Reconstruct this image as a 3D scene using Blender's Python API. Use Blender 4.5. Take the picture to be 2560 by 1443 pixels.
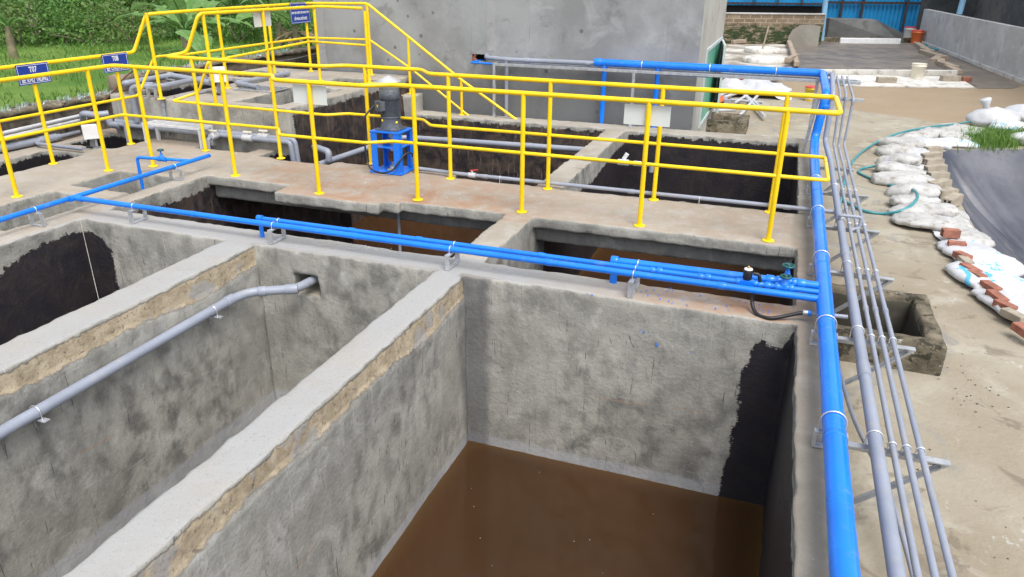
import bpy, bmesh, math, random
import numpy as np
from mathutils import Vector, Matrix, noise, geometry

random.seed(7)
R = math.radians
for o in list(bpy.data.objects):
    bpy.data.objects.remove(o)
scene = bpy.context.scene
COL = scene.collection

# ------------------------------------------------------------------ camera
CAM_H = 2.1
YAW, PITCH, ROLL, FPX = -0.341488, 0.407617, 0.009793, 1842.03


def cam_axes():
    cy, sy = math.cos(YAW), math.sin(YAW)
    cp, sp = math.cos(PITCH), math.sin(PITCH)
    F = Vector((sy * cp, cy * cp, -sp))
    Rt = Vector((cy, -sy, 0))
    U = Rt.cross(F)
    cr, sr = math.cos(ROLL), math.sin(ROLL)
    return Rt * cr + U * sr, U * cr - Rt * sr, F


AX, AU, AF = cam_axes()
cam_d = bpy.data.cameras.new('camera')
cam = bpy.data.objects.new('camera', cam_d)
COL.objects.link(cam)
m = Matrix((AX, AU, -AF)).transposed().to_4x4()
m.translation = (0, 0, CAM_H)
cam.matrix_world = m
cam_d.sensor_width = 36
cam_d.lens = FPX / 2560 * 36
cam_d.clip_start = 0.05
cam_d.clip_end = 500
scene.camera = cam

# ------------------------------------------------------------------ light
w = bpy.data.worlds.new('World')
scene.world = w
w.use_nodes = True
wn = w.node_tree.nodes
bg = wn['Background']
sky = wn.new('ShaderNodeTexSky')
sky.sky_type = 'NISHITA'
sky.sun_disc = False
SUN_EL, SUN_AZ = R(60), R(138)          # azimuth measured from +y towards +x
sky.sun_elevation = SUN_EL
sky.sun_rotation = SUN_AZ
sky.dust_density = 3.0
sky.ozone_density = 1.0
hs = wn.new('ShaderNodeHueSaturation')
hs.inputs['Saturation'].default_value = 0.38
w.node_tree.links.new(sky.outputs[0], hs.inputs['Color'])
w.node_tree.links.new(hs.outputs[0], bg.inputs['Color'])
bg.inputs['Strength'].default_value = 0.15
sun_d = bpy.data.lights.new('sun', 'SUN')
sun_d.energy = 1.15
sun_d.angle = R(28)
sun_d.color = (1.0, 0.97, 0.92)
sun = bpy.data.objects.new('sun', sun_d)
COL.objects.link(sun)
sd = Vector((math.sin(SUN_AZ) * math.cos(SUN_EL), math.cos(SUN_AZ) * math.cos(SUN_EL), math.sin(SUN_EL)))
sun.rotation_euler = sd.to_track_quat('Z', 'Y').to_euler()
sun.location = (0, 0, 12)
vs = scene.view_settings
vs.view_transform = 'Standard'
vs.look = 'None'
vs.gamma = 1
vs.exposure = 0.92
scene.render.resolution_x = 1024
scene.render.resolution_y = 577


# ------------------------------------------------------------------ geometry helpers
def ray(px, py):
    return AX * ((px - 1280) / FPX) - AU * ((py - 721.5) / FPX) + AF


def atz(px, py, z=0.0):
    d = ray(px, py)
    t = (z - CAM_H) / d.z
    return Vector((d.x * t, d.y * t, z))


def aty(px, py, y):
    d = ray(px, py)
    t = y / d.y
    return Vector((d.x * t, y, CAM_H + d.z * t))


def atx(px, py, x):
    d = ray(px, py)
    t = x / d.x
    return Vector((x, d.y * t, CAM_H + d.z * t))


V = Vector


class MB:
    def __init__(s):
        s.v, s.f, s.sm, s.mi = [], [], [], []

    def add(s, vs, fs, smooth=False, m=0):
        b = len(s.v)
        s.v += [tuple(q) for q in vs]
        for f in fs:
            s.f.append([b + i for i in f])
            s.sm.append(smooth)
            s.mi.append(m)
        return s

    def box(s, x0, y0, z0, x1, y1, z1, m=0):
        v = [(x, y, z) for z in (z0, z1) for y in (y0, y1) for x in (x0, x1)]
        return s.add(v, [(0, 2, 3, 1), (4, 5, 7, 6), (0, 1, 5, 4), (2, 6, 7, 3), (0, 4, 6, 2), (1, 3, 7, 5)], False, m)

    def obox(s, c, ax, ay, az, m=0):
        """box from a centre and three half-extent vectors"""
        c, ax, ay, az = V(c), V(ax), V(ay), V(az)
        v = [c + ax * i + ay * j + az * k for k in (-1, 1) for j in (-1, 1) for i in (-1, 1)]
        return s.add(v, [(0, 2, 3, 1), (4, 5, 7, 6), (0, 1, 5, 4), (2, 6, 7, 3), (0, 4, 6, 2), (1, 3, 7, 5)], False, m)

    def bar(s, p0, p1, wd, ht, up=(0, 0, 1), m=0):
        p0, p1 = V(p0), V(p1)
        d = p1 - p0
        u = V(up)
        side = d.cross(u)
        if side.length < 1e-6:
            side = d.cross(V((1, 0, 0)))
        side.normalize()
        u = side.cross(d).normalized()
        return s.obox((p0 + p1) / 2, d / 2, side * wd / 2, u * ht / 2, m)

    def tube(s, path, r, n=12, caps=True, closed=False, m=0):
        P = [V(p) for p in path]
        k = len(P)
        rs = r if isinstance(r, (list, tuple)) else [r] * k
        T = []
        for i in range(k):
            if closed:
                t = P[(i + 1) % k] - P[i - 1]
            else:
                t = P[min(i + 1, k - 1)] - P[max(i - 1, 0)]
            T.append(t.normalized() if t.length > 1e-9 else V((0, 0, 1)))
        a = V((0, 0, 1)) if abs(T[0].z) < 0.9 else V((1, 0, 0))
        u = T[0].cross(a).normalized()
        rings = []
        for i in range(k):
            u = (u - T[i] * u.dot(T[i]))
            u.normalize()
            w_ = T[i].cross(u)
            rings.append([P[i] + (u * math.cos(2 * math.pi * j / n) + w_ * math.sin(2 * math.pi * j / n)) * rs[i] for j in range(n)])
        vs_ = [q for rg in rings for q in rg]
        fs = []
        for i in range(k if closed else k - 1):
            a0, b0 = i * n, ((i + 1) % k) * n
            for j in range(n):
                j2 = (j + 1) % n
                fs.append((a0 + j, a0 + j2, b0 + j2, b0 + j))
        s.add(vs_, fs, True, m)
        if caps and not closed:
            s.add(rings[0], [tuple(range(n))[::-1]], False, m)
            s.add(rings[-1], [tuple(range(n))], False, m)
        return s

    def bent(s, pts, r, br=0.06, n=12, caps=True, m=0, seg=5):
        return s.tube(fillet(pts, br, seg), r, n, caps, False, m)

    def lathe(s, prof, c=(0, 0, 0), axis=(0, 0, 1), n=20, m=0, smooth=True):
        """prof: list of (radius, height along axis)"""
        ax = V(axis).normalized()
        a = V((1, 0, 0)) if abs(ax.x) < 0.9 else V((0, 1, 0))
        u = (a - ax * a.dot(ax)).normalized()
        w_ = ax.cross(u)
        c = V(c)
        vs_ = []
        for r, h in prof:
            for j in range(n):
                t = 2 * math.pi * j / n
                vs_.append(c + ax * h + (u * math.cos(t) + w_ * math.sin(t)) * r)
        fs = []
        for i in range(len(prof) - 1):
            for j in range(n):
                j2 = (j + 1) % n
                fs.append((i * n + j, i * n + j2, (i + 1) * n + j2, (i + 1) * n + j))
        s.add(vs_, fs, smooth, m)
        s.add(vs_[:n], [tuple(range(n))[::-1]], False, m)
        s.add(vs_[-n:], [tuple(range(n))], False, m)
        return s

    def torus(s, c, axis, Rr, r, n=20, k=6, m=0, a0=0, a1=2 * math.pi):
        ax = V(axis).normalized()
        a = V((1, 0, 0)) if abs(ax.x) < 0.9 else V((0, 1, 0))
        u = (a - ax * a.dot(ax)).normalized()
        w_ = ax.cross(u)
        pts = [V(c) + (u * math.cos(a0 + (a1 - a0) * i / n) + w_ * math.sin(a0 + (a1 - a0) * i / n)) * Rr for i in range(n)]
        return s.tube(pts, r, k, False, True, m)

    def prism(s, poly, z0, z1, m=0):
        n = len(poly)
        vs_ = [(x, y, z0) for x, y in poly] + [(x, y, z1) for x, y in poly]
        fs = [tuple(range(n))[::-1], tuple(range(n, 2 * n))] + [(i, (i + 1) % n, n + (i + 1) % n, n + i) for i in range(n)]
        return s.add(vs_, fs, False, m)

    def build(s, name, mats, parent=None, bevel=0.0):
        me = bpy.data.meshes.new(name)
        me.from_pydata(s.v, [], s.f)
        for mt in (mats if isinstance(mats, (list, tuple)) else [mats]):
            me.materials.append(mt)
        me.polygons.foreach_set('use_smooth', s.sm)
        me.polygons.foreach_set('material_index', s.mi)
        me.update()
        o = bpy.data.objects.new(name, me)
        COL.objects.link(o)
        if parent:
            o.parent = parent
            o.matrix_parent_inverse = Matrix.Translation(-V(parent.location)) if parent.rotation_euler[2] == 0 else parent.matrix_basis.inverted()
        if bevel:
            b = o.modifiers.new('bevel', 'BEVEL')
            b.width = bevel
            b.segments = 2
            b.limit_method = 'ANGLE'
            b.angle_limit = R(40)
        return o


def fillet(pts, br, seg=5):
    P = [V(p) for p in pts]
    out = [P[0]]
    for i in range(1, len(P) - 1):
        a, b, c = P[i - 1], P[i], P[i + 1]
        d0, d1 = (a - b), (c - b)
        l = min(br, d0.length * 0.48, d1.length * 0.48)
        p0, p1 = b + d0.normalized() * l, b + d1.normalized() * l
        for k in range(seg + 1):
            t = k / seg
            out.append(p0 * (1 - t) ** 2 + b * 2 * t * (1 - t) + p1 * t * t)
    out.append(P[-1])
    return out


def spline(pts, per=8):
    P = [V(p) for p in pts]
    P = [P[0]] + P + [P[-1]]
    out = []
    for i in range(1, len(P) - 2):
        a, b, c, d = P[i - 1:i + 3]
        for k in range(per):
            t = k / per
            out.append(0.5 * ((2 * b) + (c - a) * t + (2 * a - 5 * b + 4 * c - d) * t * t + (3 * b - a - 3 * c + d) * t ** 3))
    out.append(P[-2])
    return out


def tag(o, label=None, cat=None, group=None, kind=None):
    if label:
        o['label'] = label
    if cat:
        o['category'] = cat
    if group:
        o['group'] = group
    if kind:
        o['kind'] = kind
    return o


def empty(name, loc, label, cat, group=None):
    o = bpy.data.objects.new(name, None)
    COL.objects.link(o)
    o.location = loc
    o.empty_display_size = 0.1
    return tag(o, label, cat, group)


def dup(o, loc=None, rotz=None, label=None, parent=None, scale=None):
    """copy a thing with its parts and sub-parts"""
    c = o.copy()
    COL.objects.link(c)
    if loc is not None:
        c.location = loc
    if rotz is not None:
        c.rotation_euler = (c.rotation_euler[0], c.rotation_euler[1], rotz)
    if scale is not None:
        c.scale = scale
    if label:
        c['label'] = label
    if parent:
        c.parent = parent
    for ch in list(o.children):
        dup(ch, parent=c)
    return c


# ------------------------------------------------------------------ materials
class NT:
    def __init__(s, name):
        s.mat = bpy.data.materials.new(name)
        s.mat.use_nodes = True
        s.t = s.mat.node_tree
        s.b = s.t.nodes['Principled BSDF']
        s.pos = None

    def n(s, ty, **kw):
        nd = s.t.nodes.new('ShaderNode' + ty)
        for k, v_ in kw.items():
            setattr(nd, k, v_)
        return nd

    def put(s, sock, v_):
        if v_ is None:
            return
        if isinstance(v_, bpy.types.NodeSocket):
            s.t.links.new(v_, sock)
        elif isinstance(v_, (tuple, list)) and len(v_) == 3 and len(sock.default_value) == 4:
            sock.default_value = (*v_, 1)
        else:
            sock.default_value = v_

    def P(s):
        if not s.pos:
            s.pos = s.n('NewGeometry').outputs['Position']
        return s.pos

    def obj(s):
        return s.n('TexCoord').outputs['Object']

    def scale(s, vec, sc):
        nd = s.n('VectorMath', operation='MULTIPLY')
        s.put(nd.inputs[0], vec)
        nd.inputs[1].default_value = sc
        return nd.outputs[0]

    def noise(s, sc, detail=4, rough=0.55, vec=None, stretch=None, dist=0.0):
        v_ = vec if vec is not None else s.P()
        if stretch:
            v_ = s.scale(v_, stretch)
        nd = s.n('TexNoise')
        s.put(nd.inputs['Vector'], v_)
        nd.inputs['Scale'].default_value = sc
        nd.inputs['Detail'].default_value = detail
        nd.inputs['Roughness'].default_value = rough
        nd.inputs['Distortion'].default_value = dist
        return nd.outputs['Fac']

    def vor(s, sc, vec=None, feature='F1', stretch=None):
        v_ = vec if vec is not None else s.P()
        if stretch:
            v_ = s.scale(v_, stretch)
        nd = s.n('TexVoronoi', feature=feature)
        s.put(nd.inputs['Vector'], v_)
        nd.inputs['Scale'].default_value = sc
        return nd.outputs['Distance']

    def ramp(s, fac, a, b, lo=0.0, hi=1.0):
        nd = s.n('MapRange')
        nd.interpolation_type = 'SMOOTHSTEP'
        s.put(nd.inputs[0], fac)
        for i, q in enumerate((a, b, lo, hi)):
            nd.inputs[i + 1].default_value = q
        return nd.outputs[0]

    def math(s, op, a, b=None, c=None):
        nd = s.n('Math', operation=op)
        s.put(nd.inputs[0], a)
        if b is not None:
            s.put(nd.inputs[1], b)
        if c is not None:
            s.put(nd.inputs[2], c)
        return nd.outputs[0]

    def mix(s, f, a, b, mode='MIX'):
        nd = s.n('Mix', data_type='RGBA', blend_type=mode)
        s.put(nd.inputs[0], f)
        s.put(nd.inputs[6], a)
        s.put(nd.inputs[7], b)
        return nd.outputs[2]

    def attr(s, name):
        return s.n('Attribute', attribute_name=name).outputs['Fac']

    def xyz(s, vec=None):
        nd = s.n('SeparateXYZ')
        s.put(nd.inputs[0], vec if vec is not None else s.P())
        return nd.outputs

    def bump(s, h, strength=0.3, dist=0.01, prev=None):
        nd = s.n('Bump')
        nd.inputs['Strength'].default_value = strength
        nd.inputs['Distance'].default_value = dist
        s.put(nd.inputs['Height'], h)
        if prev is not None:
            s.put(nd.inputs['Normal'], prev)
        return nd.outputs[0]

    def out(s, color=None, rough=None, normal=None, metal=None, spec=None, **kw):
        b = s.b.inputs
        s.put(b['Base Color'], color)
        s.put(b['Roughness'], rough)
        s.put(b['Metallic'], metal)
        s.put(b['Specular IOR Level'], spec)
        if normal is not None:
            s.put(b['Normal'], normal)
        for k, v_ in kw.items():
            s.put(b[k], v_)
        return s.mat


def simple(name, col, rough=0.5, metal=0.0, var=0.15, sc=8.0, dirt=None, bump=0.0, spec=0.5, dirt_amt=0.6):
    t = NT(name)
    nz_ = t.noise(sc, 5, 0.6)
    dark = tuple(c * (1 - var) for c in col)
    lite = tuple(min(1, c * (1 + var)) for c in col)
    c = t.mix(t.ramp(nz_, 0.3, 0.7), dark, lite)
    if dirt:
        d = t.noise(sc * 2.3, 6, 0.65)
        c = t.mix(t.math('MULTIPLY', t.ramp(d, 0.5, 0.7), dirt_amt), c, dirt)
    nrm = t.bump(t.noise(sc * 6, 4), bump, 0.01) if bump else None
    return t.out(c, t.ramp(nz_, 0.2, 0.8, rough * 0.85, min(1, rough * 1.15)), nrm, metal, spec)


def mat_deck():
    t = NT('concrete_deck')
    big = t.noise(0.8, 5, 0.6)
    med = t.noise(5, 6, 0.65)
    fine = t.noise(60, 3, 0.6)
    c = t.mix(t.ramp(big, 0.35, 0.65), (0.295, 0.262, 0.21), (0.375, 0.343, 0.287))
    c = t.mix(t.ramp(med, 0.4, 0.75, 0, 0.55), c, (0.44, 0.43, 0.405))
    pale = t.attr('pale')
    c = t.mix(t.math('MULTIPLY', pale, t.ramp(t.noise(2.5, 5), 0.25, 0.6, 0.55, 1)), c, (0.332, 0.332, 0.325))
    wet = t.attr('damp')
    c = t.mix(t.math('MULTIPLY', wet, t.ramp(t.noise(3.1, 5, 0.65), 0.3, 0.6, 0.45, 1)), c, (0.185, 0.168, 0.135))
    rust = t.attr('rust')
    rn = t.ramp(t.noise(3.2, 6, 0.65, dist=0.4), 0.3, 0.68, 0.1, 1)
    c = t.mix(t.math('MULTIPLY', rust, rn), c, (0.315, 0.178, 0.105))
    stain = t.ramp(t.noise(7, 7, 0.7, dist=0.6), 0.60, 0.72, 0, 0.45)
    c = t.mix(stain, c, (0.22, 0.20, 0.175))
    crumbs = t.ramp(t.noise(45, 4, 0.7), 0.66, 0.74, 0, 0.6)
    c = t.mix(crumbs, c, (0.70, 0.67, 0.6))
    g2 = t.noise(38, 5, 0.72)
    c = t.mix(t.ramp(g2, 0.30, 0.45, 0.4, 0), c, (0.17, 0.155, 0.135))
    spk = t.ramp(t.noise(120, 2, 0.5), 0.60, 0.72, 0, 0.5)
    c = t.mix(spk, c, (0.2, 0.18, 0.16))
    nrm = t.bump(fine, 0.35, 0.004)
    nrm = t.bump(t.noise(14, 6, 0.6), 0.35, 0.012, nrm)
    return t.out(c, 0.88, nrm, spec=0.25)


def mat_wall():
    t = NT('concrete_wall')
    big = t.noise(1.3, 6, 0.6)
    c = t.mix(t.ramp(big, 0.35, 0.65), (0.285, 0.277, 0.248), (0.40, 0.388, 0.345))
    pale = t.ramp(t.noise(3.2, 7, 0.62, dist=0.8), 0.52, 0.66, 0, 0.6)
    c = t.mix(pale, c, (0.455, 0.447, 0.415))
    # damp blotches
    bl = t.ramp(t.noise(6.4, 4, 0.52, stretch=(1, 1, 0.8), dist=0.15), 0.38, 0.70, 0, 0.95)
    c = t.mix(t.math('MULTIPLY', bl, t.ramp(t.noise(0.7, 2), 0.34, 0.62, 0.28, 1)), c, (0.14, 0.136, 0.122))
    sp = t.ramp(t.vor(16, stretch=(1, 1, 0.7)), 0.05, 0.26, 0.55, 0)
    c = t.mix(t.math('MULTIPLY', sp, t.ramp(t.noise(2.1, 3), 0.5, 0.62)), c, (0.14, 0.14, 0.145))
    # vertical drips, dark trowel scratches and pale runs
    st = t.ramp(t.noise(1.0, 4, 0.6, stretch=(38, 38, 1.6)), 0.60, 0.72, 0, 0.42)
    c = t.mix(st, c, (0.15, 0.148, 0.145))
    scr = t.ramp(t.noise(1.0, 2, 0.5, stretch=(70, 70, 3.6)), 0.685, 0.72, 0, 0.85)
    c = t.mix(t.math('MULTIPLY', scr, t.ramp(t.noise(1.6, 2), 0.40, 0.55)), c, (0.06, 0.06, 0.06))
    gr = t.noise(70, 4, 0.7)
    c = t.mix(t.ramp(gr, 0.30, 0.46, 0.35, 0), c, (0.12, 0.12, 0.118))
    c = t.mix(t.ramp(gr, 0.58, 0.70, 0, 0.35), c, (0.52, 0.51, 0.49))
    spl = t.math('MULTIPLY', t.ramp(t.vor(26), 0.10, 0.16, 0.7, 0), t.ramp(t.noise(3.3, 4, 0.6), 0.52, 0.6))
    c = t.mix(spl, c, (0.15, 0.15, 0.15))
    trw = t.ramp(t.noise(1.0, 5, 0.7, stretch=(3, 3, 30), dist=0.3), 0.60, 0.66, 0, 0.28)
    c = t.mix(trw, c, (0.46, 0.455, 0.44))
    dg = t.n('VectorRotate', rotation_type='AXIS_ANGLE')
    dg.inputs['Axis'].default_value = (0.5, 1, 0)
    dg.inputs['Angle'].default_value = 0.35
    t.put(dg.inputs['Vector'], t.P())
    ds = t.ramp(t.noise(1.0, 3, 0.6, vec=dg.outputs[0], stretch=(40, 40, 2.6)), 0.64, 0.69, 0, 0.75)
    c = t.mix(t.math('MULTIPLY', ds, t.ramp(t.noise(0.9, 2), 0.46, 0.56)), c, (0.085, 0.085, 0.09))
    wr = t.ramp(t.noise(1.0, 3, 0.6, stretch=(46, 46, 1.3)), 0.64, 0.76, 0, 0.5)
    z = t.xyz()[2]
    top = t.ramp(z, -0.75, -0.05)
    c = t.mix(t.math('MULTIPLY', wr, top), c, (0.62, 0.62, 0.61))
    tide = t.math('ADD', z, t.math('MULTIPLY', t.math('SUBTRACT', t.noise(2.5, 5), 0.5), 0.10))
    c = t.mix(t.ramp(tide, -1.40, -1.36, 0.55, 0), c, (0.41, 0.42, 0.45))
    orange = t.math('ABSOLUTE', t.math('ADD', t.math('ADD', z, 0.78), t.math('MULTIPLY', t.math('SUBTRACT', t.noise(0.8, 4), 0.5), 0.35)))
    c = t.mix(t.math('MULTIPLY', t.ramp(orange, 0.0, 0.014, 0.5, 0), t.ramp(t.noise(2.2, 3), 0.52, 0.6)), c, (0.34, 0.235, 0.15))
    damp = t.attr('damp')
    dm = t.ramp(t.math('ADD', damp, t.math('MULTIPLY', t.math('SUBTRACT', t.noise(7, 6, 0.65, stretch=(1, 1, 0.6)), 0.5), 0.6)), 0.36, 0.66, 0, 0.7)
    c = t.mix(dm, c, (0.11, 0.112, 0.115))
    # raw beige mortar strip under the rim
    band = t.attr('band')
    bn = t.math('ADD', band, t.math('MULTIPLY', t.math('SUBTRACT', t.noise(12, 6, 0.7), 0.5), 0.075))
    bf = t.ramp(bn, -0.004, 0.006)
    bc = t.mix(t.ramp(t.noise(9, 6, 0.65), 0.35, 0.65), (0.34, 0.275, 0.185), (0.50, 0.415, 0.295))
    bc = t.mix(t.ramp(t.noise(26, 4, 0.6), 0.58, 0.66, 0, 0.7), bc, (0.14, 0.115, 0.09))
    bc = t.mix(t.ramp(t.noise(4, 3, 0.6), 0.55, 0.62, 0, 0.8), bc, (0.34, 0.33, 0.315))
    bc = t.mix(t.ramp(t.noise(55, 4, 0.7), 0.32, 0.45, 0.45, 0), bc, (0.17, 0.135, 0.095))
    c = t.mix(bf, c, bc)
    crack = t.math('SUBTRACT', 1.0, t.ramp(t.math('ABSOLUTE', bn), 0.0, 0.011))
    c = t.mix(t.math('MULTIPLY', crack, 0.5), c, (0.10, 0.085, 0.065))
    # black bitumen paint with a ragged brushed border
    pa = t.attr('paint')
    pn = t.math('ADD', pa, t.math('MULTIPLY', t.math('SUBTRACT', t.noise(11, 7, 0.72, stretch=(1, 1, 0.6)), 0.5), 0.19))
    pn = t.math('ADD', pn, t.math('MULTIPLY', t.math('SUBTRACT', t.noise(1, 4, 0.7, stretch=(26, 26, 120)), 0.5), 0.09))
    pf = t.ramp(pn, -0.003, 0.003)
    thin = t.ramp(t.noise(5, 7, 0.75), 0.70, 0.73, 0, 0.8)
    pf = t.math('MULTIPLY', pf, t.math('SUBTRACT', 1.0, thin))
    bro = t.attr('brown')
    bm = t.ramp(t.noise(4.5, 7, 0.7, dist=0.9), 0.34, 0.72)
    pc = t.mix(t.math('MULTIPLY', bm, t.math('ADD', t.math('MULTIPLY', bro, 0.9), 0.12)), (0.019, 0.018, 0.023), (0.10, 0.074, 0.058))
    pc = t.mix(t.math('MULTIPLY', t.ramp(t.noise(1, 5, 0.7, stretch=(22, 22, 3)), 0.55, 0.72), t.math('MULTIPLY', bro, 0.75)), pc, (0.20, 0.165, 0.13))
    pc = t.mix(t.ramp(t.noise(1.0, 4, 0.7, stretch=(60, 60, 2.5)), 0.69, 0.76, 0, 0.25), pc, (0.16, 0.14, 0.13))
    c = t.mix(pf, c, pc)
    rough = t.math('SUBTRACT', 0.85, t.math('MULTIPLY', pf, 0.37))
    h = t.math('ADD', t.noise(30, 6, 0.65), t.math('MULTIPLY', bf, t.noise(16, 6, 0.75)))
    nrm = t.bump(h, 0.5, 0.014)
    nrm = t.bump(t.math('SUBTRACT', 1.0, bf), 0.6, 0.012, nrm)
    return t.out(c, rough, nrm, spec=0.3)


def mat_water():
    t = NT('murky_water')
    e = t.attr('edge')
    c = t.mix(t.ramp(t.noise(0.6, 3), 0.35, 0.65), (0.042, 0.0205, 0.0082), (0.053, 0.0245, 0.0095))
    c = t.mix(t.math('MULTIPLY', t.math('POWER', e, 1.6), 0.8), c, (0.115, 0.065, 0.017))
    nrm = t.bump(t.noise(3, 2), 0.03, 0.02)
    return t.out(c, 0.05, nrm, spec=0.5)


def mat_yard():
    t = NT('sandy_yard')
    x, y, z = t.xyz()
    c = t.mix(t.ramp(t.noise(0.55, 5, 0.6), 0.35, 0.65), (0.275, 0.235, 0.172), (0.345, 0.312, 0.245))
    c = t.mix(t.ramp(t.noise(1.7, 6, 0.65, dist=0.6), 0.5, 0.66, 0, 0.7), c, (0.40, 0.37, 0.30))
    c = t.mix(t.ramp(t.noise(1.1, 6, 0.65, dist=1.2), 0.55, 0.62, 0, 0.75), c, (0.235, 0.232, 0.215))
    c = t.mix(t.ramp(t.noise(2.6, 7, 0.7, dist=0.8), 0.57, 0.66, 0, 0.7), c, (0.17, 0.14, 0.105))
    c = t.mix(t.ramp(t.noise(4.5, 7, 0.72, stretch=(1, 0.6, 1)), 0.62, 0.67, 0, 0.7), c, (0.47, 0.455, 0.41))
    far = t.ramp(t.math('ADD', t.math('ADD', y, t.math('MULTIPLY', x, 0.9)), t.math('MULTIPLY', t.noise(0.6, 4), 1.5)), 19.2, 19.5)
    c = t.mix(t.math('MULTIPLY', far, 0.85), c, t.mix(t.noise(0.9, 5), (0.27, 0.195, 0.12), (0.34, 0.265, 0.18)))
    c = t.mix(t.ramp(t.noise(40, 3, 0.6), 0.62, 0.74, 0, 0.4), c, (0.16, 0.13, 0.1))
    c = t.mix(t.ramp(t.vor(3.0), 0.03, 0.06, 0.7, 0), c, (0.10, 0.085, 0.07))
    nrm = t.bump(t.noise(20, 7, 0.65), 0.5, 0.02)
    return t.out(c, 0.9, nrm, spec=0.2)


def mat_render(name, a, b, spot=0.6, light=(0.5, 0.5, 0.5), rise=None):
    """cement rendered facade with cloudy patches, pock marks and drips"""
    t = NT(name)
    c = t.mix(t.ramp(t.noise(0.9, 5, 0.6), 0.36, 0.64), a, b)
    c = t.mix(t.ramp(t.noise(1.5, 6, 0.65, dist=0.7), 0.52, 0.7, 0, 0.55), c, light)
    c = t.mix(t.ramp(t.noise(2.8, 6, 0.62, dist=0.5), 0.56, 0.68, 0, 0.5), c, tuple(q * 0.62 for q in a))
    c = t.mix(t.math('MULTIPLY', t.ramp(t.vor(3.1), 0.06, 0.12, 1, 0), spot), c, tuple(q * 0.42 for q in a))
    c = t.mix(t.ramp(t.noise(1, 4, 0.6, stretch=(16, 16, 0.6)), 0.62, 0.75, 0, 0.3), c, tuple(q * 0.6 for q in a))
    if rise is not None:
        zz = t.math('ADD', t.xyz()[2], t.math('MULTIPLY', t.math('SUBTRACT', t.noise(1.1, 6, 0.65), 0.5), 0.9))
        c = t.mix(t.ramp(zz, rise - 0.22, rise + 0.22, 0.72, 0), c, tuple(q * 0.55 for q in a))
        c = t.mix(t.math('MULTIPLY', t.ramp(zz, rise - 0.5, rise, 1, 0), t.ramp(t.noise(3.4, 6, 0.7), 0.62, 0.72, 0, 0.55)), c, light)
    nrm = t.bump(t.noise(25, 6, 0.6), 0.3, 0.01)
    return t.out(c, 0.88, nrm, spec=0.2)


def mat_brick(name, base, base2, mortar, moss=0.0, sc=1.0, axis='x'):
    t = NT(name)
    x, y, z = t.xyz()
    cb = t.n('CombineXYZ')
    t.put(cb.inputs[0], x if axis == 'x' else y)
    t.put(cb.inputs[1], z)
    bt = t.n('TexBrick')
    t.put(bt.inputs['Vector'], cb.outputs[0])
    bt.inputs['Scale'].default_value = sc
    bt.inputs['Color1'].default_value = (*base, 1)
    bt.inputs['Color2'].default_value = (*base2, 1)
    bt.inputs['Mortar'].default_value = (*mortar, 1)
    bt.inputs['Mortar Size'].default_value = 0.02
    bt.inputs['Brick Width'].default_value = 0.4
    bt.inputs['Row Height'].default_value = 0.15
    c = bt.outputs['Color']
    c = t.mix(t.ramp(t.noise(4, 6, 0.65), 0.45, 0.7, 0, 0.45), c, tuple(q * 0.55 for q in base))
    if moss:
        gap = t.ramp(t.noise(6, 5, 0.7, stretch=(0.5, 0.5, 1.6)), 0.36, 0.52)
        mz = t.math('ADD', z, t.math('MULTIPLY', t.noise(3.2, 6, 0.72, stretch=(1, 1, 2.2)), -1.1))
        c = t.mix(t.math('MULTIPLY', t.ramp(mz, -0.50, -0.22, moss, 0), gap), c, t.mix(t.noise(12, 5), (0.016, 0.03, 0.014), (0.05, 0.075, 0.03)))
    nrm = t.bump(t.math('ADD', bt.outputs['Fac'], t.noise(18, 5)), 0.6, 0.02)
    return t.out(c, 0.92, nrm, spec=0.15)


def mat_oldwall():
    t = NT('mouldy_wall')
    x, y, z = t.xyz()
    c = t.mix(t.ramp(t.noise(3, 6, 0.65), 0.35, 0.65), (0.075, 0.065, 0.05), (0.22, 0.19, 0.15))
    c = t.mix(t.ramp(t.noise(1, 5, 0.65, stretch=(9, 9, 1.8)), 0.48, 0.66, 0, 0.8), c, (0.035, 0.032, 0.027))
    rows = t.math('FRACT', t.math('MULTIPLY', t.math('ADD', z, t.math('MULTIPLY', t.noise(4, 3), 0.03)), 9.0))
    c = t.mix(t.ramp(rows, 0.0, 0.14, 0.55, 0), c, (0.04, 0.036, 0.03))
    c = t.mix(t.ramp(t.math('ADD', z, t.math('MULTIPLY', t.noise(7, 4), 0.12)), 0.50, 0.62, 0, 0.6), c, (0.30, 0.24, 0.17))
    c = t.mix(t.ramp(t.noise(6, 5, 0.7), 0.62, 0.72, 0, 0.5), c, (0.36, 0.32, 0.26))
    nrm = t.bump(t.math('ADD', rows, t.noise(14, 6, 0.7)), 0.5, 0.02)
    return t.out(c, 0.92, nrm, spec=0.15)


def mat_paint(name, col, rough=0.3, chip=None):
    t = NT(name)
    n1 = t.noise(3, 4)
    c = t.mix(t.ramp(n1, 0.3, 0.7), tuple(q * 0.9 for q in col), tuple(min(1, q * 1.08) for q in col))
    dust = t.ramp(t.noise(9, 6, 0.7), 0.55, 0.78, 0, 0.22)
    c = t.mix(dust, c, (0.45, 0.41, 0.34))
    if chip:
        c = t.mix(t.ramp(t.noise(35, 4, 0.65), 0.70, 0.73, 0, 0.9), c, chip)
    nrm = t.bump(t.noise(40, 3), 0.06, 0.004)
    return t.out(c, t.ramp(t.noise(7, 4), 0.3, 0.75, rough * 0.75, rough * 1.5), nrm, spec=0.5)


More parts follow.
